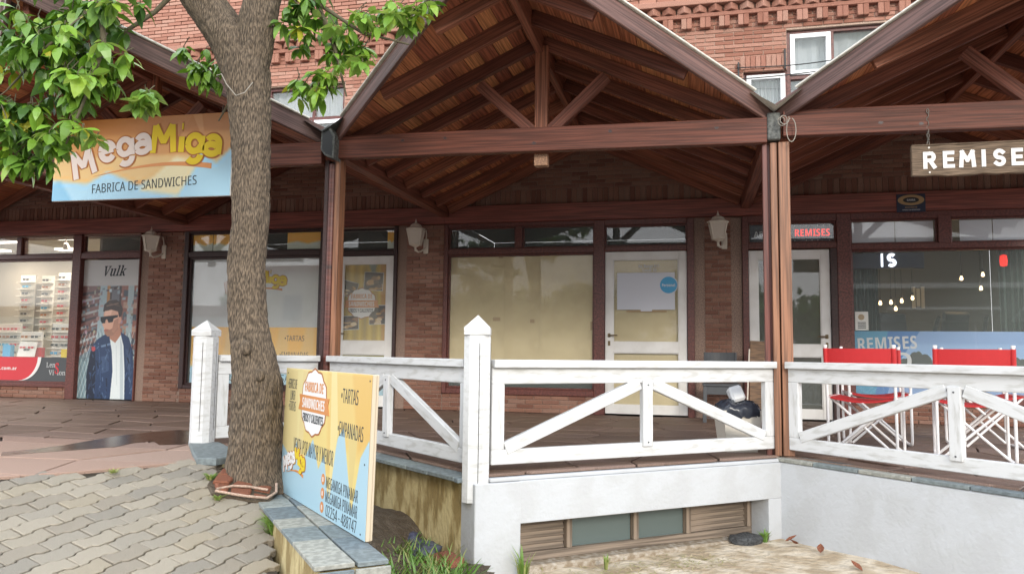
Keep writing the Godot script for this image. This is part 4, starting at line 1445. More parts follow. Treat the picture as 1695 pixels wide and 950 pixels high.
func shop_vacant():
	var u = unit("vacant shop in the middle with papered window and white door", -3.2, 0.66)
	gable(u, XC[2], XC[3])
	pilaster(u, [[0.045, 0.15, -0.02, 0.115], [0.165, 0.485, 0.0, 0.165], [0.495, 0.605, -0.02, 0.115]], 0.04, 0.61)
	plinth(u, -3.22, -1.2, 0.225)
	var fm = M.frame
	vbar(u, -3.22, -3.165, 0.225, 2.47, fm, "jamb")
	vbar(u, -1.205, -1.07, 0.0, 2.47, fm)
	vbar(u, -0.045, 0.04, 0.0, 2.47, fm, "jamb")
	vbar(u, -2.24, -2.15, 2.13, 2.42, fm)
	hbar(u, -3.165, -1.205, 0.225, 0.30, fm, "sill")
	hbar(u, -3.165, -1.205, 2.055, 2.13, fm)
	hbar(u, -1.07, -0.045, 2.065, 2.13, fm)
	hbar(u, -3.165, -1.205, 2.42, 2.475, fm, "head_rail")
	hbar(u, -1.07, -0.045, 2.40, 2.475, fm, "head_rail")
	window(u, -3.165, -1.205, 0.30, 2.055, fm, 0.022, 0.0, "window", true, M.dull_glass)
	window(u, -3.165, -2.24, 2.13, 2.42, fm, 0.02)
	window(u, -2.15, -1.205, 2.13, 2.42, fm, 0.02)
	window(u, -1.07, -0.045, 2.13, 2.40, fm, 0.02)
	door(u, -1.065, -0.05, 0.02, 2.06, M.white_door, 0.10, 0.785, 0.915, 0.13, 0.0, true, "", M.dull_glass)
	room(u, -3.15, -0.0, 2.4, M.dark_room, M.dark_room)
	# paper over the window, in strips, with bits of tape
	var pl = ["cream paper sheet covering the left of the vacant window", "cream paper sheet covering the middle of the vacant window", "cream paper sheet covering the right of the vacant window"]
	var px = [[-3.16, -2.40, 0.38, 2.05, -0.066], [-2.47, -1.86, 0.41, 2.06, -0.073], [-1.92, -1.21, 0.40, 2.05, -0.062]]
	for i in 3:
		var q = px[i]
		one("paper_sheet", cbox(q[1] - q[0], q[3] - q[2], 0.002, 0.0005), M.paper, pl[i], "paper", turned((q[0] + q[1]) / 2, (q[2] + q[3]) / 2, q[4], R.randf_range(-0.006, 0.006), R.randf_range(-0.003, 0.003), R.randf_range(-0.004, 0.004)), "papers covering the vacant shop window")
	one("paper_sheet", cbox(0.83, 1.06, 0.002, 0.0005), M.paper, "cream paper behind the upper glass of the white door", "paper", at(-0.557, 1.44, -0.066), "papers covering the vacant shop door")
	one("paper_sheet", cbox(0.83, 0.68, 0.002, 0.0005), M.paper, "cream paper behind the lower glass of the white door", "paper", at(-0.557, 0.46, -0.066), "papers covering the vacant shop door")
	var tp = [[-2.50, 1.205, 0.10, 0.05, "brown tape patch left of the middle of the papered window"], [-2.02, 1.18, 0.06, 0.045, "small brown tape patch in the middle of the papered window"], [-1.235, 1.12, 0.05, 0.11, "upright brown tape patch at the right edge of the papered window"], [-2.45, 2.03, 0.06, 0.035, "small brown tape patch at the top of the papered window"]]
	for q in tp:
		one("tape", cbox(q[2], q[3], 0.001, 0.0003), M.tape, q[4], "tape", at(q[0], q[1], -0.0555), "tape patches on the papered window")
	var nt = thing("notice", "blank pale blue paper notice on the white door with brown tape below", "notice", Vector3(-0.56, 1.3, -0.035))
	part(nt, "sheet", cbox(0.72, 0.47, 0.001, 0.0003), M.paper_white, at(-0.557, 1.56, -0.0355))
	part(nt, "tape", cbox(0.50, 0.025, 0.001, 0.0003), M.tape, at(-0.55, 1.305, -0.0355))
	part(nt, "tape", cbox(0.14, 0.03, 0.001, 0.0003), M.paper_white, at(-0.55, 1.32, -0.0345))
	var dl = thing("door_lettering", "small white address lettering at the top of the white door glass", "lettering", Vector3(-0.56, 1.85, -0.035))
	words(dl, "Av. Bunge 817", 0.04, at(-0.52, 1.875, -0.035), M.print_grey, 0.26, true, false, 0, 0.001)
	words(dl, "Local 10", 0.04, at(-0.51, 1.825, -0.035), M.print_grey, 0.17, true, false, 0, 0.001)
	var sk = thing("round_sticker", "round blue sticker on the glass of the white door", "sticker", Vector3(-0.24, 1.64, -0.033))
	part(sk, "rim", tube([Vector3(-0.275, 1.635, -0.0345), Vector3(-0.275, 1.635, -0.0325)], 0.118, 28), M.paper_white)
	part(sk, "disc", tube([Vector3(-0.275, 1.635, -0.0345), Vector3(-0.275, 1.635, -0.0315)], 0.105, 28), M.print_blue)
	words(sk, "Personal", 0.035, at(-0.275, 1.632, -0.031), M.print_white, 0.16, true, false, 0, 0.001)

func shop_remises():
	var u = unit("car hire office at the right with lit letters in the window", 0.66, 4.6)
	gable(u, XC[3], XC[4])
	var fm = M.frame
	vbar(u, 0.615, 0.685, 0.0, 2.47, fm, "jamb")
	vbar(u, 1.70, 1.86, 0.0, 2.47, fm)
	vbar(u, 2.805, 2.945, 2.09, 2.42, fm)
	hbar(u, 0.685, 1.70, 2.06, 2.135, fm)
	hbar(u, 1.86, 4.6, 2.03, 2.10, fm)
	hbar(u, 0.685, 1.70, 2.385, 2.475, fm, "head_rail")
	hbar(u, 1.86, 4.6, 2.39, 2.475, fm, "head_rail")
	plinth(u, 1.86, 4.6, 0.24)
	hbar(u, 1.86, 4.6, 0.24, 0.30, fm, "sill")
	window(u, 1.86, 4.55, 0.30, 2.03, fm, 0.02)
	window(u, 1.86, 2.805, 2.10, 2.39, fm, 0.018)
	window(u, 2.945, 4.5, 2.10, 2.39, fm, 0.018)
	window(u, 0.685, 1.70, 2.135, 2.385, fm, 0.018)
	door(u, 0.69, 1.62, 0.02, 2.045, M.white_door, 0.105, 0.76, 0.90, 0.13, 0.0, false)
	vbar(u, 1.625, 1.70, 0.0, 2.06, M.frame_dark, "jamb")
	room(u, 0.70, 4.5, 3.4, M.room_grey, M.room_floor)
	pilaster(u, [[4.61, 5.15, 0.0]], 4.605, 5.155)
	# white blinds in the top lights
	var bl = [[1.89, 2.36], [2.37, 2.78], [3.06, 3.40], [3.41, 3.9]]
	for i in 4:
		one("blind_panel", cbox(bl[i][1] - bl[i][0], 0.25, 0.004, 0.001), M.paper_white, ["pale panel in the top light left, beside the red lit sign", "pale panel in the first top light, right half", "pale panel in the second top light, left half", "pale panel in the second top light, right half"][i], "panel", at((bl[i][0] + bl[i][1]) / 2, 2.245, -0.075), "pale panels in the office top lights")
	var led = thing("open_sign", "dark sign with white capital letters over the office door, left", "sign", Vector3(0.95, 2.16, -0.08))
	part(led, "panel", cbox(0.46, 0.22, 0.02), M.dark_blue, at(0.945, 2.26, -0.09))
	words(led, "ABIERTO", 0.065, at(0.945, 2.255, -0.078), M.print_grey, 0.36, true, false, 0, 0.001)
	var sw = PackedVector2Array([Vector2(-0.12, 0.01), Vector2(0.0, -0.012), Vector2(0.12, 0.008), Vector2(0.0, -0.022)])
	part(led, "swoosh", prism(sw, 0, 0.001), M.print_grey, at(0.93, 2.20, -0.079))
	var ls = thing("lit_sign", "dark sign with red glowing letters over the office door", "sign", Vector3(1.42, 2.16, -0.08))
	part(ls, "panel", cbox(0.5, 0.225, 0.02), M.dark_blue, at(1.44, 2.26, -0.09))
	words(ls, "REMISES", 0.085, at(1.44, 2.262, -0.078), M.red_led, 0.40, true, false, 0, 0.002, "lit_letters")
	for k in 7:
		for y in [2.17, 2.352]:
			if (k * 3 + int(y * 10)) % 4 != 0:
				part(ls, "led", cbox(0.008, 0.008, 0.004, 0.001), M.print_grey, at(1.24 + k * 0.066, y, -0.079))
	# lit letters on their dark strip behind the glass
	var st = thing("lit_letters_sign", "dark strip with glowing white letters IS inside the office window", "sign", Vector3(2.27, 1.8, -0.12))
	part(st, "strip", cbox(0.80, 0.19, 0.03), M.dark_blue, at(2.28, 1.91, -0.12))
	part(st, "lit_letter", cbox(0.024, 0.16, 0.012), M.white_led, at(2.22, 1.915, -0.10))
	letter(st, "S", 0.125, at(2.325, 1.903, -0.10), M.white_led, 0.15, "lit_letter", 0.01)
	var rl = thing("red_lamp", "small glowing red lamp high in the right of the office window", "lamp", Vector3(3.45, 1.85, -0.3))
	part(rl, "lamp_glass", lathe([Vector2(0.0, 0.075), Vector2(0.035, 0.06), Vector2(0.042, 0.0), Vector2(0.035, -0.06), Vector2(0.0, -0.07)], 14), M.red_led, at(3.55, 1.90, -0.2))
	part(rl, "lamp_base", tube([Vector3(3.55, 1.97, -0.2), Vector3(3.55, 2.02, -0.2)], 0.05, 14), M.black)
	# banner along the foot of the window
	var bp = Pic.new(512, 160, Color8(128, 166, 206))
	bp.poly([[0, 0], [1, 0], [1, 0.2], [0, 0.2]], Color8(112, 146, 190))
	bp.poly([[0, 0.2], [1, 0.2], [1, 0.4], [0, 0.4]], Color8(126, 160, 200))
	bp.poly([[0, 0.4], [1, 0.4], [1, 0.6], [0, 0.6]], Color8(140, 176, 212))
	bp.blur(8)
	for k in 90:
		var xx = R.randf()
		bp.ell(xx, 0.52 + 0.06 * sin(xx * 19), R.randf_range(0.012, 0.03), R.randf_range(0.06, 0.16) * (0.6 + 0.4 * sin(xx * 31)), [Color8(24, 32, 24), Color8(34, 44, 30), Color8(18, 24, 22)][k % 3])
	bp.poly([[0, 0.6], [1, 0.6], [1, 1], [0, 1]], Color8(98, 128, 66))
	bp.poly([[0, 0.78], [1, 0.74], [1, 1], [0, 1]], Color8(116, 146, 190))
	bp.poly([[0, 0], [0.27, 0], [0.16, 0.6], [0.13, 1], [0, 1]], Color8(30, 104, 168))
	bp.poly([[0, 0], [0.14, 0], [0.08, 1], [0, 1]], Color8(44, 132, 168))
	var bn = thing("window_banner", "blue banner with white lettering along the foot of the office window", "banner", Vector3(3.2, 0.34, -0.06))
	part(bn, "print", picture(2.63, 0.74, 0.003), bp.material(0.4), at(3.2, 0.70, -0.056))
	words(bn, "REMISES", 0.145, turned(2.235, 0.925, -0.0525, 0, 0, 0.05), M.print_grey, 0.64, true, false, 0.0, 0.001)
	words(bn, "O", 0.19, at(2.40, 0.72, -0.0525), M.print_grey, 0.19, true, false, 0.0, 0.001)
	var nt = thing("notice", "small white notice with a yellow disc at the left of the office window", "notice", Vector3(1.97, 1.1, -0.05))
	part(nt, "sheet", cbox(0.145, 0.22, 0.001, 0.0002), M.panel_white, at(1.97, 1.19, -0.056))
	part(nt, "disc", tube([Vector3(1.965, 1.235, -0.0555), Vector3(1.965, 1.235, -0.054)], 0.035, 18), M.tape)
	for k in 4:
		part(nt, "print_line", cbox(0.09, 0.012, 0.001, 0.0002), M.charcoal, at(1.97, 1.17 - k * 0.021, -0.055))
	# inside: curtains, desk, screen, chair, hanging bulbs
	for q in [[2.10, 0.28, "dark green curtain at the left of the office window"], [3.80, 0.45, "dark green curtain at the right of the office window"]]:
		var f = PackedVector2Array()
		var nn = 22
		for i in nn + 1:
			f.append(Vector2(q[0] - q[1] / 2 + q[1] * i / nn, 0.03 * sin(i * 1.9)))
		for i in nn + 1:
			f.append(Vector2(q[0] + q[1] / 2 - q[1] * i / nn, 0.03 * sin((nn - i) * 1.9) - 0.012))
		one("curtain", prism(f, 0.1, 2.3), M.curtain, q[2], "curtain", Transform3D(Basis(Vector3(1, 0, 0), Vector3(0, 0, -1), Vector3(0, 1, 0)), Vector3(0, 0, -0.45)), "curtains in the office window")
	var dk = thing("desk", "dark office desk seen through the window", "desk", Vector3(2.9, 0, -1.2))
	part(dk, "desk_top", cbox(1.9, 0.04, 0.6), M.charcoal, at(2.9, 0.95, -1.2))
	part(dk, "desk_panel", cbox(1.86, 0.93, 0.03), M.charcoal, at(2.9, 0.465, -0.95))
	var mo = thing("monitor", "black computer screen seen from behind on the office desk", "monitor", Vector3(2.55, 0.97, -1.1))
	part(mo, "screen_back", cbox(0.42, 0.27, 0.04, 0.012), M.black, turned(2.55, 1.20, -1.1, 0.5, -0.1))
	part(mo, "stand", cbox(0.06, 0.12, 0.05), M.black, at(2.55, 1.03, -1.12))
	var ch = thing("office_chair", "dark office chair with raised arms behind the desk", "chair", Vector3(3.35, 0.0, -1.7))
	part(ch, "backrest", cbox(0.46, 0.55, 0.07, 0.03), M.black, turned(3.5, 1.12, -1.85, 0.5, 0.15))
	part(ch, "seat", cbox(0.48, 0.08, 0.46, 0.03), M.black, turned(3.45, 0.55, -1.6, 0.5))
	for s in [-1, 1]:
		part(ch, "armrest", tube(bent([Vector3(3.45 + s * 0.26, 0.55, -1.6), Vector3(3.45 + s * 0.30, 1.12, -1.5), Vector3(3.45 + s * 0.28, 1.30, -1.35)], 0.1), 0.03, 8), M.black)
	part(ch, "stem", tube([Vector3(3.45, 0.03, -1.6), Vector3(3.45, 0.52, -1.6)], 0.03, 8), M.black)
	var lb = ["leftmost hanging bulb in the car hire office", "second hanging bulb from the left in the office", "third hanging bulb from the left in the office", "fourth hanging bulb from the left in the office", "middle hanging bulb in the office, slightly higher", "lowest hanging bulb in the office", "sixth hanging bulb in the office, right of the lowest", "hanging bulb in the office beside the pale wall ornament", "hanging bulb near the right of the office, higher left one", "hanging bulb near the right of the office, topmost", "white hanging bulb near the right of the office"]
	var bw = [Vector3(2.37, 1.63, -2.0), Vector3(2.48, 1.54, -2.0), Vector3(2.55, 1.51, -2.0), Vector3(2.61, 1.52, -2.0), Vector3(2.75, 1.53, -2.0), Vector3(2.81, 1.44, -2.0), Vector3(2.89, 1.55, -2.0), Vector3(3.03, 1.59, -2.0), Vector3(3.66, 1.86, -2.0), Vector3(3.93, 1.91, -2.0), Vector3(3.90, 1.72, -2.0)]
	for i in bw.size():
		var t = thing("hanging_bulb", lb[i], "lamp", bw[i], "hanging bulbs in the car hire office")
		part(t, "bulb", lathe([Vector2(0.0, -0.024), Vector2(0.017, -0.018), Vector2(0.023, 0.0), Vector2(0.016, 0.022), Vector2(0.011, 0.04)], 12), M.warm_bulb, at(bw[i].x, bw[i].y, bw[i].z))
		part(t, "socket", tube([bw[i] + Vector3(0, 0.04, 0), bw[i] + Vector3(0, 0.085, 0)], 0.015, 8), M.black)
		part(t, "cord", tube([bw[i] + Vector3(0, 0.085, 0), Vector3(bw[i].x, 2.56, bw[i].z)], 0.004, 5), M.black)
		var l = OmniLight3D.new()
		l.name = "bulb_light"
		l.light_energy = 0.012
		l.light_color = Color(1.0, 0.85, 0.62)
		l.light_size = 0.03
		l.omni_range = 8.0
		l.omni_attenuation = 2.0
		l.shadow_enabled = true
		t.add_child(l, true)
	var orn = thing("wall_ornament", "pale slatted ornament on the office back wall", "ornament", Vector3(3.2, 1.4, -3.3))
	for k in 3:
		part(orn, "slat", cbox(0.05, 0.34 - 0.06 * (k % 2), 0.03), M.panel_white, at(3.40 + k * 0.065, 1.70, -3.37))
	# small dark plaque on the lintel
	var ov = thing("plaque", "small dark blue plaque with a yellow oval ring on the lintel", "plaque", Vector3(2.51, 2.45, 0.08))
	part(ov, "plate", cbox(0.31, 0.215, 0.008), M.dark_blue, at(2.51, 2.56, 0.081))
	var el = PackedVector2Array()
	var e2 = PackedVector2Array()
	for i in 32:
		var a = TAU * i / 32
		el.append(Vector2(cos(a) * 0.142, sin(a) * 0.062))
		e2.append(Vector2(cos(a) * 0.086, sin(a) * 0.034))
	part(ov, "oval_ring", prism(el, 0, 0.002), M.tape, at(2.51, 2.595, 0.085))
	part(ov, "oval_centre", prism(e2, 0, 0.003), M.black, at(2.51, 2.595, 0.085))
	words(ov, "GARRA", 0.022, at(2.51, 2.595, 0.0885), M.print_grey, 0.09, true, false, 0, 0.001)
	words(ov, "SEGURIDAD", 0.014, at(2.51, 2.51, 0.086), M.tape, 0.13, true, false, 0, 0.001)
	words(ov, "ALARMA CON MONITOREO", 0.012, at(2.51, 2.48, 0.086), M.print_grey, 0.19, true, false, 0, 0.001)


# ---------------------------------------------------------------- brick storey above the porch roofs
func upper_storey():
	var u = thing("brick_building", "red brick upper storey with corbelled cornice above the porch roofs", "building", Vector3(-2.5, 3.6, 0))
	var holes = [[0.66, 1.18, 3.05, 4.30], [1.18, 3.3, 3.05, 4.80], [-6.25, -4.75, 3.05, 4.55], [-2.6, -0.06, 3.4, 4.80], [5.2, 6.2, 3.05, 4.8], [-10.6, -8.6, 3.05, 4.8]]
	wall(u, "wall", -12.0, 7.5, 3.59, 7.5, holes, -0.30, -0.012, M.mortar_up)
	# the wall behind the roof slopes, left and right of each gable
	for i in 4:
		var xa = XC[i]
		var xb = XC[i + 1]
		var hw = (xb - xa) / 2
		for s in [1, -1]:
			var x0 = xa if s == 1 else xb
			var q = PackedVector2Array([Vector2(x0, 2.765), Vector2(x0 + s * hw, 2.725 + SL * hw), Vector2(x0 + s * hw, 3.59), Vector2(x0, 3.59)])
			for h in holes:
				var nx = Geometry2D.clip_polygons(q, PackedVector2Array([Vector2(h[0], 2.9), Vector2(h[1], 2.9), Vector2(h[1], 3.6), Vector2(h[0], 3.6)]))
				if nx.size() > 0:
					q = nx[0]
			part(u, "wall", prism(q, -0.30, -0.013), M.mortar_up)
	var over = func(x, y):
		for i in 4:
			if x >= XC[i] and x < XC[i + 1]:
				var hw = (XC[i + 1] - XC[i]) / 2
				return y > 2.70 + SL * (hw - absf(x - (XC[i] + XC[i + 1]) / 2))
		return true
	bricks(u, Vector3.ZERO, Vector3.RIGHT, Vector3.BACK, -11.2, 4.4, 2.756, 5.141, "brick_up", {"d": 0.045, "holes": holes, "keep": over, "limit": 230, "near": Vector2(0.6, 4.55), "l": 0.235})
	bricks(u, Vector3(0, 0, 0.10), Vector3.RIGHT, Vector3.BACK, -11.2, 4.4, 5.25, 6.1, "brick_up", {"d": 0.12, "limit": 0})
	# cornice: corbels, a sawtooth course and a projecting band
	var list = []
	var xx = -11.0
	var i = 0
	while xx < 4.3:
		var px = xx > -0.55 and xx < 2.3
		var hi = 0.0
		if xx > 1.12 and xx < 3.4:
			hi = 0.0
		for k in 2:
			var tf = at(xx + 0.034 + k * 0.066, 4.955 + hi, 0.03)
			var m = cbox(0.062, 0.135, 0.075, 0.005)
			if px:
				part(u, "corbel_brick", m, pick("brick_up"), tf)
			else:
				list.append([m, tf])
		xx += 0.232
		i += 1
	xx = -11.0
	while xx < 4.3:
		var tf = turned(xx, 5.128, 0.03, PI / 4)
		var m = cbox(0.125, 0.085, 0.125, 0.005)
		if xx > -0.55 and xx < 2.3:
			part(u, "sawtooth_brick", m, pick("brick_up"), tf)
		else:
			list.append([m, tf])
		xx += 0.192
	part(u, "cornice_bricks", join(list), M.brick_up[0], Transform3D(), true)
	part(u, "cornice_course", cbox(15.5, 0.052, 0.10, 0.006), M.brick_up[1], at(-3.4, 5.05, 0.02))
	part(u, "cornice_band", cbox(15.5, 0.075, 0.16, 0.006), M.brick_up[2], at(-3.4, 5.212, 0.04))
	# soldier lintel over the small window
	bricks(u, Vector3(0, 0, 0.012), Vector3.RIGHT, Vector3.BACK, 0.62, 1.16, 4.32, 4.50, "brick_up", {"l": 0.062, "h": 0.18, "d": 0.03, "limit": 12})
	# windows
	var fm = M.frame
	for q in [[0.66, 1.18, 3.05, 4.30, 0.03], [1.18, 3.3, 3.05, 4.80, 0.045], [-6.25, -4.75, 3.05, 4.55, 0.045], [-2.6, -0.06, 3.4, 4.80, 0.045], [5.2, 6.2, 3.05, 4.8, 0.045], [-10.6, -8.6, 3.05, 4.8, 0.045]]:
		part(u, "window_frame", ring(q[0], q[1], q[2], q[3], q[4], -0.16, -0.06), fm)
	for q in [[1.72, 3.05, 4.76], [2.42, 3.05, 4.76], [1.19, 3.05, 4.26]]:
		part(u, "mullion", cbox(0.035, q[2] - q[1], 0.09), fm, at(q[0], (q[1] + q[2]) / 2, -0.11))
	part(u, "transom_bar", cbox(2.04, 0.045, 0.085), fm, at(2.24, 4.205, -0.11))
	part(u, "transom_bar", cbox(1.41, 0.045, 0.085), fm, at(-5.5, 4.07, -0.11))
	for q in [-5.95, -5.25]:
		part(u, "mullion", cbox(0.04, 1.42, 0.09), fm, at(q, 3.80, -0.11))
	var case_ = func(x0, x1, y0, y1):
		var c = part(u, "casement", ring(x0, x1, y0, y1, 0.055, -0.13, -0.045), M.white_pvc)
		part(c, "pane", cbox(x1 - x0 - 0.1, y1 - y0 - 0.1, 0.006, 0.001), M.glass, at((x0 + x1) / 2, (y0 + y1) / 2, -0.085))
	case_.call(1.225, 1.70, 4.235, 4.755)
	case_.call(0.70, 1.16, 3.72, 4.265)
	case_.call(-5.925, -5.27, 3.30, 4.04)
	case_.call(-5.23, -4.80, 3.30, 4.04)
	for q in [[1.74, 2.40, 4.23, 4.755], [2.44, 3.25, 4.23, 4.755], [1.21, 1.70, 3.1, 4.18], [1.74, 2.40, 3.1, 4.18], [2.44, 3.25, 3.1, 4.18], [-6.2, -5.97, 3.1, 4.5], [-5.93, -5.27, 4.1, 4.5], [-5.23, -4.8, 4.1, 4.5], [-2.55, -0.1, 3.45, 4.75], [0.70, 1.16, 3.1, 3.71], [5.25, 6.15, 3.1, 4.75], [-10.55, -8.65, 3.1, 4.75]]:
		part(u, "pane", cbox(q[1] - q[0], q[3] - q[2], 0.006, 0.001), M.glass, at((q[0] + q[1]) / 2, (q[2] + q[3]) / 2, -0.10))
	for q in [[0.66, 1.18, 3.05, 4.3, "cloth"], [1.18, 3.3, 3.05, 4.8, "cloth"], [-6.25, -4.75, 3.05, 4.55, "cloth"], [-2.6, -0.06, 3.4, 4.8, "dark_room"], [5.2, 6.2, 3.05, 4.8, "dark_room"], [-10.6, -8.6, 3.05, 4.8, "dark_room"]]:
		# curtains hung in soft folds behind the glass
		var f = PackedVector2Array()
		var nn = 40
		for k in nn + 1:
			f.append(Vector2(q[0] + (q[1] - q[0]) * k / nn, 0.018 * sin(k * 1.7)))
		for k in nn + 1:
			f.append(Vector2(q[1] - (q[1] - q[0]) * k / nn, 0.018 * sin((nn - k) * 1.7) - 0.01))
		part(u, "window_curtain", prism(f, q[2], q[3]), M[q[4]], Transform3D(Basis(Vector3(1, 0, 0), Vector3(0, 0, -1), Vector3(0, 1, 0)), Vector3(0, 0, -0.22)))
	part(u, "window_sill", cbox(0.46, 0.03, 0.04), M.charcoal, at(0.93, 3.80, -0.03))
	part(u, "iron_bracket", cbox(0.02, 0.22, 0.05), M.black, at(0.60, 4.30, 0.03))
	part(u, "iron_bracket", cbox(0.02, 0.25, 0.05), M.black, at(1.155, 4.42, 0.01))
	# cables
	var cb = ["upper black cable sagging before the brick wall and white window", "lower black cable before the white window over the gutter"]
	for k in 2:
		var pts = []
		for j in 14:
			var t = j / 13.0
			pts.append(Vector3(0.58 + 1.9 * t, [4.33, 4.18][k] + 0.05 * t - 0.08 * sin(PI * t) * (1 - k * 0.5), 0.08 + 0.3 * t))
		one("cable", tube(pts, 0.007, 5), M.cable, cb[k], "cable", Transform3D(), "cables on the brick wall")


# ---------------------------------------------------------------- across the street: what the panes mirror
func opposite_side():
	var h = thing("cream_house", "cream two storey house across the street, mirrored in the windows", "house", Vector3(-21, -0.6, 34))
	wall(h, "wall", -27, -16.5, -0.7, 5.6, [[-25, -23.6, 2.6, 4.2], [-21.5, -20.1, 2.6, 4.2], [-18.6, -17.4, 2.6, 4.2], [-22, -20.8, -0.7, 1.6]], 33.7, 34.0, M.cream_house)
	part(h, "roof", cbox(11.2, 0.4, 7), M.red_roof, at(-21.75, 5.8, 36.8))
	for x in [-24.3, -20.8, -18.0]:
		var w = part(h, "window", cbox(1.3, 1.6, 0.05), M.charcoal, at(x, 3.4, 33.9))
		part(w, "sill", cbox(1.5, 0.1, 0.3), M.white_house, at(x, 2.55, 33.65))
	part(h, "door", cbox(1.2, 2.2, 0.06), M.frame, at(-21.4, 0.4, 33.9))
	var g = thing("white_gallery", "long low white shop row across the street, mirrored in the windows", "building", Vector3(-45, -0.6, 34))
	wall(g, "wall", -62, -27.5, -0.7, 3.0, [[-60, -56, 0, 2.2], [-53, -48, 0, 2.2], [-45, -40, 0, 2.2], [-37, -31, 0, 2.2]], 33.9, 34.2, M.white_house)
	part(g, "red_fascia", cbox(34.4, 0.7, 0.2), M.red_roof, at(-44.8, 3.2, 33.85))
	for x in [-58, -50.5, -42.5, -34]:
		part(g, "window", cbox(5.8, 2.2, 0.05), M.charcoal, at(x, 1.1, 34.3))
	var k = thing("low_wall", "long pale garden wall across the street, mirrored in the windows", "wall", Vector3(-4, -0.6, 31))
	part(k, "wall", cbox(20.0, 2.4, 0.2), M.cream_house, at(-5, 0.2, 31))
	part(k, "coping", cbox(20.2, 0.12, 0.34), M.white_house, at(-5, 1.46, 31))
	var dh = thing("dark_shop", "dark fronted shop with white awnings across the street, mirrored in the office window", "building", Vector3(16, -0.6, 33))
	wall(dh, "wall", 8.0, 30.0, -0.7, 6.8, [[10, 14, 0, 2.4], [16, 20, 0, 2.4], [22, 26, 0, 2.4]], 33.0, 33.3, M.dark_house)
	for x in [12.0, 18.0, 24.0]:
		part(dh, "window", cbox(4.0, 2.4, 0.05), M.charcoal, at(x, 1.2, 33.4))
		part(dh, "awning", cbox(5.0, 0.12, 1.6), M.white_house, turned(x, 2.9, 32.2, 0, 0.35))
	part(dh, "cornice", cbox(22.2, 0.25, 0.3), M.white_house, at(19, 4.4, 32.85))
	var nm = ["broad tree across the street beside the cream house", "broad tree across the street above the garden wall, left", "broad tree across the street above the garden wall, right", "tall tree across the street beside the white shop row", "tree across the street beside the dark fronted shop"]
	var pos = [Vector3(-12, -0.7, 37), Vector3(-6, -0.7, 38), Vector3(2, -0.7, 39), Vector3(-31, -0.7, 41), Vector3(6.5, -0.7, 43)]
	for i in 5:
		var t = thing("street_tree", nm[i], "tree", pos[i], "trees across the street")
		part(t, "trunk", tube([pos[i], pos[i] + Vector3(0.1, 1.5, 0), pos[i] + Vector3(0, 3.2, 0.2)], [0.28, 0.2, 0.14], 9), M.bark)
		var list = []
		for c in 14:
			var cc = pos[i] + Vector3(R.randf_range(-3.6, 3.6), R.randf_range(1.6, 5.0), R.randf_range(-1.6, 1.6))
			for q in 170:
				var d = Vector3(R.randfn(), R.randfn() * 0.7, R.randfn()).normalized() * R.randf_range(0.4, 1.5)
				list.append([Transform3D(Basis.from_euler(Vector3(R.randf() * TAU, R.randf() * TAU, R.randf() * TAU)), cc + d)])
		mass(t, "crown", leaf_shape(0.62, 0.40, 0.2, 0.2), list, M.leaf.slice(0, 3), M.leaf_mass)


# ---------------------------------------------------------------- white fences
func fence_post(o, ry, label, h = 1.0):
	var t = thing("fence_post", label, "fence post", o, "white fence posts")
	var oc = func(r):
		var p = PackedVector2Array()
		for k in 8:
			var a = PI / 8 + TAU * k / 8
			p.append(Vector2(cos(a), sin(a)) * r / cos(PI / 8) * (1.0))
		return p
	var sq = PackedVector2Array()
	var w = 0.083
	for q in [[-1, -0.55], [-0.55, -1], [0.55, -1], [1, -0.55], [1, 0.55], [0.55, 1], [-0.55, 1], [-1, 0.55]]:
		sq.append(Vector2(q[0], q[1]) * w)
	var stand = func(y): return Transform3D(Basis(UP, ry) * Basis(Vector3(1, 0, 0), Vector3(0, 0, -1), Vector3(0, 1, 0)), o + Vector3(0, y, 0))
	part(t, "shaft", prism(sq, 0.0, h - 0.135, 0.004), M.white_wood, stand.call(0.0))
	part(t, "neck", prism(inset(sq, 0.005), 0.0, 0.008), M.white_wood, stand.call(h - 0.135))
	var sb = PackedVector2Array()
	for q in [[-1, -1], [1, -1], [1, 1], [-1, 1]]:
		sb.append(Vector2(q[0], q[1]) * w)
	part(t, "cap_block", prism(sb, 0.0, 0.045, 0.002), M.white_wood, stand.call(h - 0.127))
	var st = begin()
	var c = []
	for q in sb:
		c.append(Vector3(q.x, q.y, 0))
	for k in 4:
		tri(st, c[k], c[(k + 1) % 4], Vector3(0, 0, 0.082), c[k] + c[(k + 1) % 4] + Vector3(0, 0, 0.1))
	part(t, "cap_point", st.commit(), M.white_wood, stand.call(h - 0.082))
	# the open joints between the boards that make the post
	for k in 2:
		var a = ry + [PI * 0.5, 0.0][k]
		part(t, "joint", cbox(0.004, h - 0.30, 0.003, 0.0005), M.rock_grey, Transform3D(Basis(UP, a), o + Vector3(0, (h - 0.30) / 2 + 0.12, 0) + Basis(UP, a) * Vector3(0.018, 0, w + 0.0005)))
	return t

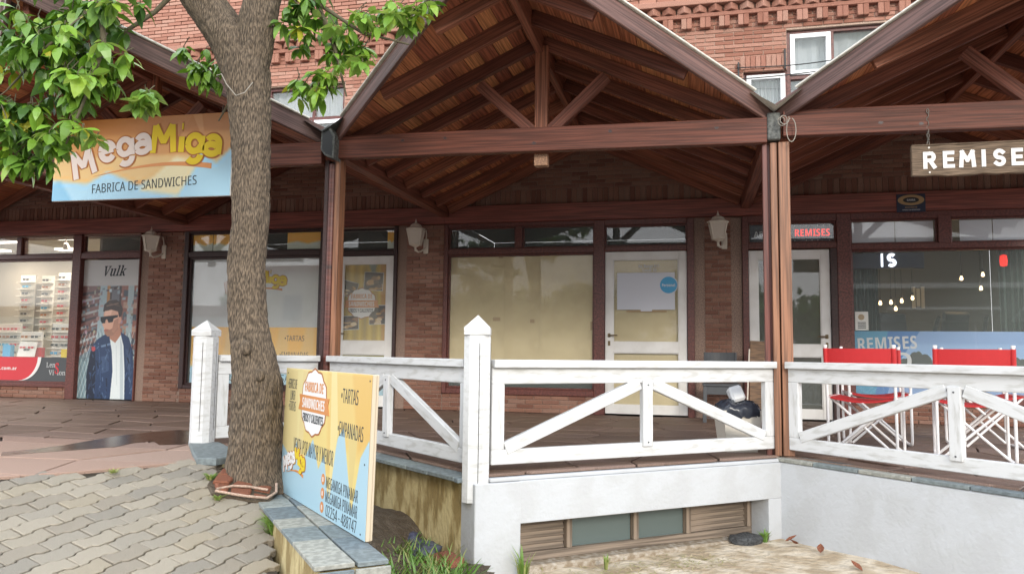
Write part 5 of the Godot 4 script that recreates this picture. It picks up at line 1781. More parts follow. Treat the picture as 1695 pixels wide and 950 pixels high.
func railing(label, a, b, kind):
	# a, b: the foot points of its two ends on the deck; the local x runs from a to b
	var ex = (b - a).normalized()
	var f = Transform3D(Basis(ex, UP, ex.cross(UP)), a)
	var l = (b - a).length()
	var t = thing("railing", label, "railing", (a + b) / 2, "white timber railings")
	var bar = func(n, p, q, h, d): beam(t, n, f * p, f * q, h, d, M.white_wood, UP, 0.005)
	bar.call("top_rail", Vector3(0, 0.695, 0.012), Vector3(l, 0.695, 0.012), 0.052, 0.105)
	bar.call("upper_rail", Vector3(0.0, 0.616, 0), Vector3(l, 0.616, 0), 0.104, 0.05)
	bar.call("lower_rail", Vector3(0.0, 0.098, 0), Vector3(l, 0.098, 0), 0.096, 0.05)
	for e in [0.045, l - 0.045]:
		beam(t, "stile", f * Vector3(e, 0.146, 0), f * Vector3(e, 0.564, 0), 0.05, 0.09, M.white_wood, f.basis.z, 0.004)
	if kind == 0:
		return t
	var m = l * 0.5
	beam(t, "middle_post", f * Vector3(m, 0.12, 0.018), f * Vector3(m, 0.585, 0.018), 0.05, 0.082, M.white_wood, f.basis.z, 0.004)
	for s in [-1, 1]:
		bar.call("brace", Vector3(m + s * 0.055, 0.56, 0.008), Vector3(m + s * (m - 0.10), 0.15, 0.008), 0.082, 0.044)
	for q in [[m, 0.55], [m, 0.15]]:
		part(t, "bolt", tube([f * Vector3(q[0], q[1], 0.04), f * Vector3(q[0], q[1], 0.047)], 0.006, 8), M.charcoal)
	return t

func railings():
	fence_post(Vector3(-1.335, -0.165, 5.0), 0.22, "white pointed fence post at the near corner, hiding part of the papered window", 1.17)
	fence_post(Vector3(-3.82, 0.0, 4.26), 0.12, "white pointed fence post left of the tree trunk")
	railing("short white fence panel behind the tree trunk", Vector3(-3.76, 0, 4.18), Vector3(-3.26, 0, 3.44), 0)
	railing("white fence panel behind the yellow standing board, left of the corner post", Vector3(-3.10, 0, 3.46), Vector3(-1.40, 0, 4.925), 1)
	railing("white fence panel right of the corner post, before the white door", Vector3(-1.265, 0, 4.925), Vector3(0.61, 0, 3.40), 1)
	railing("white fence panel at the right before the red chairs", Vector3(0.74, 0, 3.44), Vector3(2.54, 0, 5.22), 1)


# ---------------------------------------------------------------- planter with the tree
func planter():
	var w = thing("planter_wall", "low yellow wall topped with slate slabs, carrying the standing board", "wall", Vector3(-2.1, -0.5, 5.8))
	var A = Vector3(-2.85, 0, 5.09)
	var ex = Vector3(0.639, 0, 0.769)
	var f = Transform3D(Basis(ex, UP, ex.cross(UP)), A)   # z points to the paving side
	var L = 1.93
	var W = 0.35
	part(w, "wall_body", cbox(L - 0.02, 0.6, W - 0.03, 0.012), M.yellow_plaster, f * at(L / 2, -0.515, -W / 2))
	var x = -0.05
	var k = 0
	while x < L - 0.05:
		var ww = minf([0.31, 0.27, 0.34, 0.25][k % 4], L - x)
		for h in 2:
			var wd = [0.19, 0.15][h]
			part(w, "slate_slab", cbox(ww - 0.007, 0.024, wd - 0.006, 0.004), pick("slate"), f * turned(x + ww / 2, -0.193 + R.randf_range(-0.002, 0.002), [-0.085, -0.262][h], 0, R.randf_range(-0.006, 0.006)))
		x += ww
		k += 1
	for h in 2:
		part(w, "end_tile", cbox(0.014, 0.30, 0.165, 0.003), M.slate[2 + h], f * at(L + 0.003, -0.36, -0.09 - 0.17 * h))
	# soil, falling from the trunk to the foot of the yellow wall
	var outline = PackedVector2Array([Vector2(-3.75, 4.2), Vector2(-3.15, 3.5), Vector2(-1.2, 5.1), Vector2(-1.05, 5.6), Vector2(-1.0, 6.6), Vector2(-1.40, 6.45), Vector2(-2.62, 4.98), Vector2(-2.85, 5.15), Vector2(-3.3, 5.05), Vector2(-3.2, 4.9)])
	var ctl = [[-3.2, 4.95, -0.05], [-2.9, 5.05, -0.07], [-2.7, 5.05, -0.14], [-3.5, 4.3, -0.22], [-3.1, 3.7, -0.35], [-2.46, 4.0, -0.5], [-1.55, 4.9, -0.555], [-1.3, 6.3, -0.62], [-2.3, 5.3, -0.42], [-1.7, 5.9, -0.56], [-1.0, 6.0, -0.66], [-2.6, 4.7, -0.30]]
	var nz = FastNoiseLite.new()
	nz.seed = 31
	nz.frequency = 1.5
	var hf = func(px, pz):
		var s = 0.0
		var ws = 0.0
		for c in ctl:
			var d = 1.0 / (0.003 + pow((px - c[0]) * (px - c[0]) + (pz - c[1]) * (pz - c[1]), 1.3))
			s += d * c[2]
			ws += d
		return s / ws + 0.02 * nz.get_noise_2d(px * 3, pz * 3)
	var st = begin()
	var step = 0.05
	for i in int(3.0 / step):
		for j in int(3.3 / step):
			var px = -3.85 + i * step
			var pz = 3.4 + j * step
			if not Geometry2D.is_point_in_polygon(Vector2(px + step / 2, pz + step / 2), outline):
				continue
			quad(st, Vector3(px, hf.call(px, pz), pz), Vector3(px + step, hf.call(px + step, pz), pz), Vector3(px + step, hf.call(px + step, pz + step), pz + step), Vector3(px, hf.call(px, pz + step), pz + step), UP)
	struct("planter_soil", st.commit(), M.soil)
	# bluish stones laid along the foot of the yellow wall
	var e = thing("stone_edging", "row of bluish slate stones along the foot of the yellow wall", "edging", Vector3(-2.0, -0.55, 4.6))
	var g0 = Vector3(-2.62, -0.50, 4.06)
	var g1 = Vector3(-1.40, -0.56, 5.22)
	for i in 6:
		var c = g0.lerp(g1, (i + 0.5) / 6.0)
		part(e, "edging_stone", rock(0.15, 0.05, 0.11, 40 + i), M.slate_blue[i % 3] if i < 5 else M.broken_brick, Transform3D(Basis(UP, -0.76), c) * turned(0, 0.02, 0.0, 0, 0.3))
	# flat slab and the broken brick ring at the trunk
	var fl = PackedVector2Array([Vector2(-4.0, 4.18), Vector2(-3.68, 4.22), Vector2(-3.10, 4.80), Vector2(-3.16, 5.04), Vector2(-3.30, 5.06), Vector2(-3.5, 4.82)])
	one("slate_slab", prism(flatp(fl), -0.02, 0.028, 0.008), M.slate[0], "flat grey slate slab at the foot of the far white post", "slab", flat_xf())
	var br = thing("brick_edging", "broken red brick edging in pale mortar beside the trunk", "edging", Vector3(-2.8, -0.1, 5.3))
	var cells = [[[-3.10, 5.06], [-2.98, 5.03], [-2.93, 5.14], [-3.06, 5.18]], [[-2.97, 5.02], [-2.84, 5.02], [-2.80, 5.13], [-2.92, 5.14]], [[-3.06, 5.19], [-2.93, 5.15], [-2.90, 5.27], [-3.0, 5.30]], [[-2.92, 5.15], [-2.80, 5.14], [-2.76, 5.25], [-2.89, 5.28]], [[-2.79, 5.13], [-2.68, 5.12], [-2.64, 5.22], [-2.75, 5.25]], [[-2.99, 5.31], [-2.89, 5.29], [-2.84, 5.39], [-2.92, 5.40]], [[-2.88, 5.29], [-2.75, 5.26], [-2.70, 5.36], [-2.83, 5.39]], [[-2.74, 5.26], [-2.63, 5.23], [-2.60, 5.32], [-2.69, 5.35]]]
	var n = Vector3(0.2, 1, 0.149).normalized()
	var ux = (Vector3.RIGHT - n * n.x).normalized()
	var rx = Transform3D(Basis(ux, n.cross(ux), n), Vector3(-2.9, ramp_y(-2.9, 5.2), 5.2))
	var onto = func(v):
		var l = rx.affine_inverse() * Vector3(v.x, -0.25 * (0.80 * (v.x + 4.0) + 0.596 * (v.y - 5.93)), v.y)
		return Vector2(l.x, l.y)
	var base = PackedVector2Array()
	for v in [Vector2(-3.12, 5.08), Vector2(-2.84, 4.98), Vector2(-2.66, 5.08), Vector2(-2.58, 5.32), Vector2(-2.70, 5.38), Vector2(-2.92, 5.43), Vector2(-3.03, 5.32)]:
		base.append(onto.call(v))
	part(br, "mortar_bed", prism(base, -0.2, 0.012, 0.008), M.soil, rx)
	for c in cells:
		var q = PackedVector2Array()
		for v in c:
			q.append(onto.call(Vector2(v[0] + R.randf_range(-0.012, 0.012), v[1] + R.randf_range(-0.012, 0.012))))
		part(br, "brick", prism(inset(q, 0.006), -0.05, R.randf_range(0.018, 0.04), 0.008), M.broken_brick, rx * turned(0, 0, 0, R.randf_range(-0.03, 0.03), R.randf_range(-0.03, 0.03)))
	for run in [[[-2.90, 5.43], [-2.72, 5.385], [-2.60, 5.33], [-2.60, 5.22], [-2.67, 5.10]], [[-2.91, 5.40], [-2.86, 5.30], [-2.78, 5.25], [-2.66, 5.22]]]:
		var mo = []
		for v in run:
			var l = onto.call(Vector2(v[0], v[1]))
			mo.append(rx * Vector3(l.x, l.y, 0.036))
		part(br, "mortar_rim", tube(mo, 0.009, 7), M.mortar_up)

# the same faces with normals shared across them
func smooth(st):
	var arr = st.commit_to_arrays()
	var v = arr[Mesh.ARRAY_VERTEX]
	var nn = arr[Mesh.ARRAY_NORMAL]
	var sum = {}
	for i in v.size():
		var k = v[i].snapped(Vector3.ONE * 0.0005)
		sum[k] = sum.get(k, Vector3.ZERO) + nn[i]
	for i in v.size():
		nn[i] = sum[v[i].snapped(Vector3.ONE * 0.0005)].normalized()
	arr[Mesh.ARRAY_NORMAL] = nn
	var m = ArrayMesh.new()
	m.add_surface_from_arrays(Mesh.PRIMITIVE_TRIANGLES, arr)
	return m

func rock(rx, ry, rz, sd, rough = 0.3):
	var n = FastNoiseLite.new()
	n.seed = sd
	n.frequency = 0.9
	var st = begin()
	var seg = 12
	var rows = 7
	var pt = func(i, j):
		var a = TAU * i / seg
		var b = -PI / 2 + PI * j / rows
		var d = Vector3(cos(b) * cos(a), sin(b), cos(b) * sin(a))
		d = Vector3(signf(d.x) * pow(absf(d.x), 0.75), signf(d.y) * pow(absf(d.y), 0.75), signf(d.z) * pow(absf(d.z), 0.75))
		var k = 1.0 + rough * n.get_noise_3d(d.x * 1.6, d.y * 1.6, d.z * 1.6)
		return Vector3(d.x * rx, d.y * ry, d.z * rz) * k
	for i in seg:
		for j in rows:
			var a = pt.call(i, j)
			quad(st, a, pt.call(i + 1, j), pt.call(i + 1, j + 1), pt.call(i, j + 1), a + Vector3(0, 0.001, 0))
	return smooth(st)


# ---------------------------------------------------------------- the tree
func trunk_mesh(pts, rad, sd):
	var n = FastNoiseLite.new()
	n.seed = sd
	n.frequency = 1.0
	# resample the course and let the bark bulge and furrow
	var cp = []
	var cr = []
	for i in pts.size() - 1:
		var p0 = pts[maxi(i - 1, 0)]
		var p3 = pts[mini(i + 2, pts.size() - 1)]
		var steps = maxi(4, int((pts[i + 1] - pts[i]).length() / 0.025))
		for k in steps:
			var t = k / float(steps)
			cp.append(pts[i].cubic_interpolate(pts[i + 1], p0, p3, t))
			cr.append(lerpf(rad[i], rad[i + 1], smoothstep(0, 1, t)))
	cp.append(pts[-1])
	cr.append(rad[-1])
	var st = begin()
	var sides = 84
	var grid = []
	for i in cp.size():
		var row = []
		var d = (cp[mini(i + 1, cp.size() - 1)] - cp[maxi(i - 1, 0)]).normalized()
		var nx = (Vector3.RIGHT - d * d.x).normalized()
		var ny = d.cross(nx)
		for k in sides:
			var a = TAU * k / sides
			var o = nx * cos(a) + ny * sin(a)
			var q = cp[i] + o * cr[i]
			var furrow = absf(n.get_noise_3d(cos(a) * 11.0, q.y * 3.2, sin(a) * 11.0)) + 0.5 * absf(n.get_noise_3d(cos(a) * 19.0 + 7.0, q.y * 4.0, sin(a) * 19.0))
			var lump = n.get_noise_3d(cos(a) * 1.4, q.y * 2.4, sin(a) * 1.4)
			row.append(cp[i] + o * cr[i] * (0.955 + 0.17 * furrow + 0.10 * lump))
		grid.append(row)
	for i in grid.size() - 1:
		for k in sides:
			var k2 = (k + 1) % sides
			st.set_smooth_group(0)
			var o = grid[i][k] - cp[i]
			var q = [grid[i][k], grid[i][k2], grid[i + 1][k2], grid[i + 1][k]]
			var nn = (q[1] - q[0]).cross(q[2] - q[0])
			var order = [0, 1, 2, 0, 2, 3] if nn.dot(o) < 0 else [0, 2, 1, 0, 3, 2]
			for e in order:
				st.add_vertex(q[e])
	st.index()
	st.generate_normals()
	return st.commit()

func tree():
	var t = thing("tree", "tall leafy street tree with a thick grey brown trunk beside the standing board", "tree", Vector3(-2.9, -0.1, 5.0))
	var z = 5.0
	var P = [[-2.88, -0.20, 0.25], [-2.89, -0.03, 0.205], [-2.893, 0.14, 0.186], [-2.897, 0.30, 0.178], [-2.90, 0.50, 0.176], [-2.925, 0.68, 0.164], [-2.975, 0.92, 0.149], [-3.005, 1.15, 0.141], [-3.012, 1.40, 0.139], [-3.0, 1.66, 0.138], [-3.01, 2.0, 0.142], [-3.02, 2.25, 0.148], [-3.045, 2.50, 0.160], [-3.075, 2.70, 0.178], [-3.10, 2.86, 0.185]]
	var pts = []
	var rad = []
	for q in P:
		pts.append(Vector3(q[0], q[1], z))
		rad.append(q[2] * (0.93 if q[1] < 0.6 else 0.885))
	part(t, "trunk", trunk_mesh(pts, rad, 3), M.bark)
	part(t, "limb", trunk_mesh([Vector3(-3.10, 2.70, z), Vector3(-3.20, 2.95, z + 0.02), Vector3(-3.40, 3.25, z + 0.06), Vector3(-3.62, 3.55, z + 0.15), Vector3(-3.9, 4.0, z + 0.3), Vector3(-4.3, 4.6, z + 0.5)], [0.135, 0.14, 0.135, 0.12, 0.09, 0.05], 5), M.bark)
	part(t, "limb", trunk_mesh([Vector3(-3.07, 2.70, z), Vector3(-3.025, 2.92, z), Vector3(-2.995, 3.15, z), Vector3(-2.96, 3.45, z - 0.05), Vector3(-2.80, 3.9, z - 0.1), Vector3(-2.5, 4.6, z - 0.1)], [0.13, 0.13, 0.128, 0.12, 0.09, 0.05], 6), M.bark)
	part(t, "knot", rock(0.035, 0.05, 0.03, 71), M.bark, at(-2.895, 0.78, z + 0.158))
	part(t, "knot", rock(0.03, 0.04, 0.03, 72), M.bark, at(-2.80, 0.60, z + 0.13))
	var br = [
		[Vector3(-3.5, 3.42, z + 0.12), Vector3(-3.6, 3.3, z + 0.4), Vector3(-3.8, 3.05, z + 0.6), Vector3(-4.15, 2.75, z + 0.65), Vector3(-4.5, 2.5, z + 0.6)],
		[Vector3(-3.5, 3.42, z + 0.12), Vector3(-3.7, 3.15, z + 0.2), Vector3(-4.1, 2.85, z + 0.3), Vector3(-4.7, 2.75, z + 0.35)],
		[Vector3(-3.8, 3.05, z + 0.6), Vector3(-3.75, 2.75, z + 0.6), Vector3(-3.85, 2.4, z + 0.62), Vector3(-4.0, 2.1, z + 0.6)],
		[Vector3(-2.9, 3.3, z), Vector3(-2.6, 3.25, z - 0.1), Vector3(-2.3, 3.05, z - 0.2), Vector3(-1.95, 2.95, z - 0.25)],
		[Vector3(-2.6, 3.25, z - 0.1), Vector3(-2.5, 2.95, z - 0.2), Vector3(-2.42, 2.6, z - 0.25)],
		[Vector3(-3.4, 3.25, z + 0.05), Vector3(-3.45, 2.95, z - 0.3), Vector3(-3.55, 2.7, z - 0.5), Vector3(-3.7, 2.6, z - 0.6)],
		[Vector3(-3.5, 3.4, z + 0.1), Vector3(-3.8, 3.5, z + 0.6), Vector3(-4.3, 3.4, z + 0.9)],
		[Vector3(-2.88, 3.4, z), Vector3(-2.4, 3.6, z + 0.2), Vector3(-1.9, 3.6, z + 0.1)],
	]
	var tw = []
	for b in br:
		var rr = []
		for i in b.size():
			rr.append(lerpf(0.022, 0.006, i / float(b.size() - 1)))
		part(t, "branch", tube(b, rr, 7), M.twig)
	# leaves stand in whorls at the ends of twigs
	var big = []
	var far = []
	var shapes_ = [leaf_shape(0.14, 0.070, 0.6, 0.05), leaf_shape(0.145, 0.095, -0.15, 0.35), leaf_shape(0.150, 0.088, 0.25, 0.22), leaf_shape(0.135, 0.084, 0.45, 0.15), leaf_shape(0.12, 0.076, 0.15, 0.3)]
	# [centre, spread, how many whorls, tone shift, size, seen]
	var groups = [
		[Vector3(-4.22, 2.78, 5.55), Vector3(0.40, 0.30, 0.22), 46, 0, 1.0, true],
		[Vector3(-4.46, 2.30, 5.55), Vector3(0.26, 0.24, 0.2), 34, 0, 1.0, true],
		[Vector3(-3.92, 2.60, 5.58), Vector3(0.24, 0.24, 0.18), 22, 1, 1.0, true],
		[Vector3(-4.2, 3.05, 5.5), Vector3(0.6, 0.14, 0.25), 34, 0, 1.0, true],
		[Vector3(-3.52, 2.44, 5.45), Vector3(0.12, 0.08, 0.1), 6, 0, 0.9, true],
		[Vector3(-4.08, 2.14, 5.6), Vector3(0.14, 0.1, 0.1), 9, 2, 1.0, true],
		[Vector3(-3.80, 2.14, 5.6), Vector3(0.05, 0.08, 0.08), 3, 2, 1.0, true],
		[Vector3(-4.42, 2.02, 5.55), Vector3(0.12, 0.06, 0.1), 7, 0, 1.0, true],
		[Vector3(-2.45, 3.04, 4.75), Vector3(0.36, 0.2, 0.15), 26, 1, 0.85, true],
		[Vector3(-2.66, 2.72, 4.75), Vector3(0.2, 0.12, 0.12), 12, 1, 0.85, true],
		[Vector3(-2.02, 3.2, 4.72), Vector3(0.26, 0.12, 0.12), 14, 1, 0.85, true],
		[Vector3(-3.72, 3.0, 4.6), Vector3(0.3, 0.16, 0.12), 14, 1, 0.85, true],
		[Vector3(-2.72, 3.15, 4.95), Vector3(0.16, 0.15, 0.12), 10, 0, 0.9, true],
		[Vector3(-4.2, 3.75, 5.6), Vector3(0.9, 0.4, 0.6), 46, 0, 1.1, false],
		[Vector3(-2.6, 3.9, 5.0), Vector3(0.9, 0.4, 0.6), 40, 0, 1.1, false],
		[Vector3(-3.6, 4.7, 5.2), Vector3(1.3, 0.5, 0.9), 60, 0, 1.2, false],
	]
	for g in groups:
		for wnum in int(g[2] * (1.3 if g[5] else 1.0)):
			var c = g[0] + Vector3(R.randfn() * 0.55, R.randfn() * 0.55, R.randfn() * 0.55).clamp(Vector3(-1.2, -1.2, -1.2), Vector3(1.2, 1.2, 1.2)) * g[1]
			var a0 = R.randf() * TAU
			var n = R.randi_range(6, 9)
			var tone = R.randf()
			var stem = [c + Vector3(R.randf_range(-0.06, 0.06), R.randf_range(0.03, 0.10), R.randf_range(-0.06, 0.02)), c + Vector3(0, 0.02, 0), c]
			tw.append([tube(stem, [0.004, 0.0035, 0.0025], 5, false), Transform3D()])
			for k in n:
				var az = a0 + TAU * k / n + R.randf_range(-0.35, 0.35)
				var el = R.randf_range(-1.05, 0.25)
				var bas = Basis(UP, az) * Basis(Vector3.BACK, el) * Basis(Vector3.RIGHT, R.randf_range(-0.5, 0.5))
				var s = g[4] * R.randf_range(0.5, 1.05)
				var col = [0, 1, 1, 2, 2, 3][R.randi() % 6]
				if g[3] >= 1:
					col = R.randi_range(2, 3)
				if tone > 0.68:
					col = R.randi_range(2, 4)
				if tone > 0.93 and g[5]:
					col = R.randi_range(3, 5)
				var tf = Transform3D(bas * Basis.from_scale(Vector3(s, s, s)), c + bas * Vector3(0.012, 0, 0))
				(big if g[5] else far).append([tf, col])
	big.sort_custom(func(a, b): return a[0].origin.distance_to(Vector3(0, 0.77, 9.76)) < b[0].origin.distance_to(Vector3(0, 0.77, 9.76)))
	for i in big.size():
		if i < 295:
			part(t, "leaf", shapes_[i % 5], M.leaf[big[i][1]], big[i][0])
		else:
			far.append(big[i])
	part(t, "twigs", join(tw), M.twig, Transform3D(), true)
	mass(t, "crown", shapes_[0], far, M.leaf, M.leaf_mass)
	# a thin wire left hanging on the trunk
	one("wire", tube([Vector3(-3.20, 2.66, z + 0.17), Vector3(-3.15, 2.66, z + 0.19), Vector3(-3.10, 2.58, z + 0.20), Vector3(-3.03, 2.50, z + 0.19), Vector3(-2.97, 2.52, z + 0.18), Vector3(-2.93, 2.60, z + 0.15)], 0.004, 5), M.wire, "thin pale wire hanging on the trunk below the fork", "wire")


# ---------------------------------------------------------------- signs
func hanging_signs():
	var s = thing("hanging_sign", "large yellow and blue shop sign hanging under the left porch roof", "sign", Vector3(-5.14, 2.17, 3.52))
	var p = Pic.new(512, 208, Color8(206, 140, 66))
	p.poly([[0, 0], [1, 0], [1, 0.22], [0, 0.2]], Color8(188, 120, 44))
	p.poly([[0, 0.2], [1, 0.22], [1, 0.5], [0, 0.45]], Color8(208, 146, 70))
	p.poly([[0, 0.45], [1, 0.5], [1, 0.8], [0, 0.8]], Color8(222, 184, 118))
	p.poly([[0.0, 0.74], [0.2, 0.8], [0.32, 0.66], [0.5, 0.84], [0.7, 0.62], [0.84, 0.46], [0.92, 0.6], [1, 0.42], [1, 1], [0, 1]], Color8(164, 206, 228))
	p.poly([[0.5, 0.9], [0.7, 0.5], [0.82, 0.6], [0.72, 0.98]], Color8(226, 214, 170))
	p.poly([[0, 0.8], [0.04, 0.74], [0.12, 1], [0, 1]], Color8(130, 186, 218))
	p.blur(9)
	p.poly([[0.60, 0], [0.78, 0], [0.70, 0.32]], Color8(190, 124, 54))
	p.poly([[0.78, 0], [0.83, 0], [0.86, 0.40]], Color8(202, 140, 74))
	p.blur(3)
	var xf = Transform3D(Basis.from_euler(Vector3(0, 0, -0.006)), Vector3(-5.13, 2.585, 3.53))
	part(s, "panel", cbox(1.97, 0.795, 0.03, 0.004), M.panel_white, xf * at(0, 0, -0.017))
	part(s, "print", picture(1.965, 0.79, 0.002), p.material(0.42, 0.90), xf)
	logo(s, xf * at(0.01, 0.02, 0.002), 1.92, 0.80, 0.001, M.print_brown, M.print_pink, M.print_yellow)
	words(s, "FABRICA DE SANDWICHES", 0.088, xf * Transform3D(Basis(Vector3(0, 0, 1), 0.045), Vector3(0.05, -0.265, 0.004)), M.ink, 1.15, false, false, 0.0, 0.001)
	for x in [-0.85, 0.85]:
		part(s, "hanger", tube([xf * Vector3(x, 0.39, -0.02), xf * Vector3(x, 0.62, -0.05)], 0.006, 6), M.chain)
	var r = thing("wooden_sign", "weathered wooden board with white capital letters hanging from a chain", "sign", Vector3(2.6, 2.13, 3.42))
	var bp = PackedVector2Array()
	var n = 24
	for i in n + 1:
		bp.append(Vector2(1.645 + 1.95 * i / n, 2.135 + R.randf_range(-0.006, 0.006)))
	for i in n + 1:
		bp.append(Vector2(3.595 - 1.95 * i / n, 2.368 + R.randf_range(-0.006, 0.006)))
	part(r, "board", prism(bp, -0.02, 0.02, 0.004), M.sign_wood, at(0, 0, 3.46))
	part(r, "board_frame", cbox(1.95, 0.012, 0.05), M.sign_wood, at(2.62, 2.372, 3.46))
	var xs = [1.745, 1.878, 2.005, 2.115, 2.22, 2.338, 2.455]
	for i in 7:
		letter(r, "REMISES"[i], 0.102, at(xs[i] + 0.02, 2.243, 3.480), M.print_white, 0.14, "letter", 0.005, true)
	for x in [1.765, 3.42]:
		var links = []
		for k in 9:
			var y = 2.385 + k * 0.031
			var lk = []
			for q in 13:
				var a = TAU * q / 12.0
				lk.append(Vector3(cos(a) * 0.009, sin(a) * 0.019, 0))
			links.append([tube(lk, 0.0028, 5, false), turned(x, y, 3.47 + 0.004 * k * 0.5, PI / 2 * (k % 2) + 0.3)])
		part(r, "chain", join(links), M.chain)
		part(r, "screw", tube([Vector3(x, 2.35, 3.480), Vector3(x, 2.35, 3.486)], 0.007, 8), M.panel_white)
		part(r, "screw", tube([Vector3(x, 2.16, 3.480), Vector3(x, 2.16, 3.486)], 0.007, 8), M.panel_white)

func board_sign():
	var a = Vector3(-2.71, -0.178, 4.97)
	var b = Vector3(-1.585, -0.178, 6.12)
	var ex = (b - a).normalized()
	var lean = Basis(ex, 0.0)
	var W = (b - a).length()
	var H = 0.825
	var f = Transform3D(Basis(ex, UP, ex.cross(UP)), a)
	f = f * Transform3D(Basis(Vector3.RIGHT, -0.02), Vector3())
	var s = thing("standing_board", "yellow and blue sandwich shop board standing on the slate topped wall", "sign", (a + b) / 2)
	var p = Pic.new(512, 256, Color8(240, 216, 136))
	p.poly([[0, 0], [0.32, 0], [0.27, 1], [0, 1]], Color8(240, 220, 158))
	p.poly([[0.55, 0], [1, 0], [1, 0.6], [0.80, 0.5], [0.6, 0.7]], Color8(238, 206, 124))
	p.poly([[0.82, 0], [1, 0], [1, 0.42], [0.9, 0.5]], Color8(234, 192, 104))
	p.blur(10)
	p.poly([[0.0, 0.62], [0.06, 0.66], [0.14, 0.72], [0.21, 0.55], [0.28, 0.72], [0.36, 0.60], [0.42, 0.50], [0.50, 0.70], [0.56, 0.58], [0.62, 0.86], [0.70, 0.44], [0.76, 0.36], [0.83, 0.70], [0.87, 0.86], [0.93, 0.52], [1, 0.40], [1, 1], [0, 1]], Color8(180, 216, 232))
	p.poly([[0.17, 0], [0.25, 0], [0.22, 0.66]], Color8(244, 228, 166))
	p.poly([[0.60, 0.0], [0.66, 0.0], [0.70, 0.40], [0.64, 0.88]], Color8(246, 226, 158))
	p.poly([[0.80, 0.34], [0.90, 0.36], [0.855, 0.86]], Color8(230, 206, 134))
	p.blur(3)
	part(s, "panel", cbox(W, H, 0.022, 0.003), M.panel_edge, f * at(W / 2, H / 2, -0.013))
	part(s, "print", picture(W - 0.004, H - 0.004, 0.002), p.material(0.4, 0.86), f * at(W / 2, H / 2, 0))
	var put = func(txt, u, v, h, w, m = M.ink, bold = false): words(s, txt, h, f * Transform3D(Basis(Vector3(0, 0, 1), 0.0), Vector3(u * W, (1 - v) * H, 0.0025)), m, w, bold, false, 0.0, 0.001)
	put.call("•SERVICE DE", 0.105, 0.125, 0.062, 0.20)
	put.call("LUNCH", 0.115, 0.215, 0.062, 0.11)
	put.call("•TORTAS", 0.115, 0.30, 0.062, 0.16)
	put.call("•TARTAS", 0.80, 0.155, 0.078, 0.27)
	put.call("•EMPANADAS", 0.82, 0.375, 0.078, 0.40)
	put.call("VENTA POR MAYOR Y MENOR", 0.415, 0.59, 0.085, 0.80)
	put.call("MEGAMIGA PINAMAR", 0.76, 0.76, 0.062, 0.52)
	put.call("MEGAMIGA PINAMAR", 0.76, 0.855, 0.062, 0.52)
	put.call("02254 - 488747", 0.765, 0.945, 0.062, 0.50)
	for v in [0.75, 0.845, 0.94]:
		var c = f * Vector3(0.565 * W, (1 - v) * H, 0.0025)
		part(s, "icon", tube([c, c + f.basis.z * 0.001], 0.032, 16), M.print_orange)
		part(s, "icon_mark", cbox(0.022, 0.026, 0.001, 0.0002), M.print_pink, f * at(0.565 * W, (1 - v) * H, 0.0042))
	badge(s, f * at(0.405 * W, 0.76 * H, 0.0025), 0.50, 0.385)
	logo(s, f * at(0.18 * W, 0.26 * H, 0.0025), 0.56, 0.30, 0.0, M.print_brown, M.print_white, M.print_yellow)
	for q in [[0.04, 0.03], [0.96, 0.03], [0.97, 0.45], [0.985, 0.96], [0.03, 0.96]]:
		part(s, "screw", tube([f * Vector3(q[0] * W, q[1] * H, 0.002), f * Vector3(q[0] * W, q[1] * H, 0.005)], 0.005, 6), M.charcoal)
	part(s, "edge_batten", cbox(0.03, H, 0.015), M.panel_edge, f * at(W - 0.02, H / 2, -0.0325))
	part(s, "edge_batten", cbox(0.03, H, 0.015), M.panel_edge, f * at(0.02, H / 2, -0.0325))


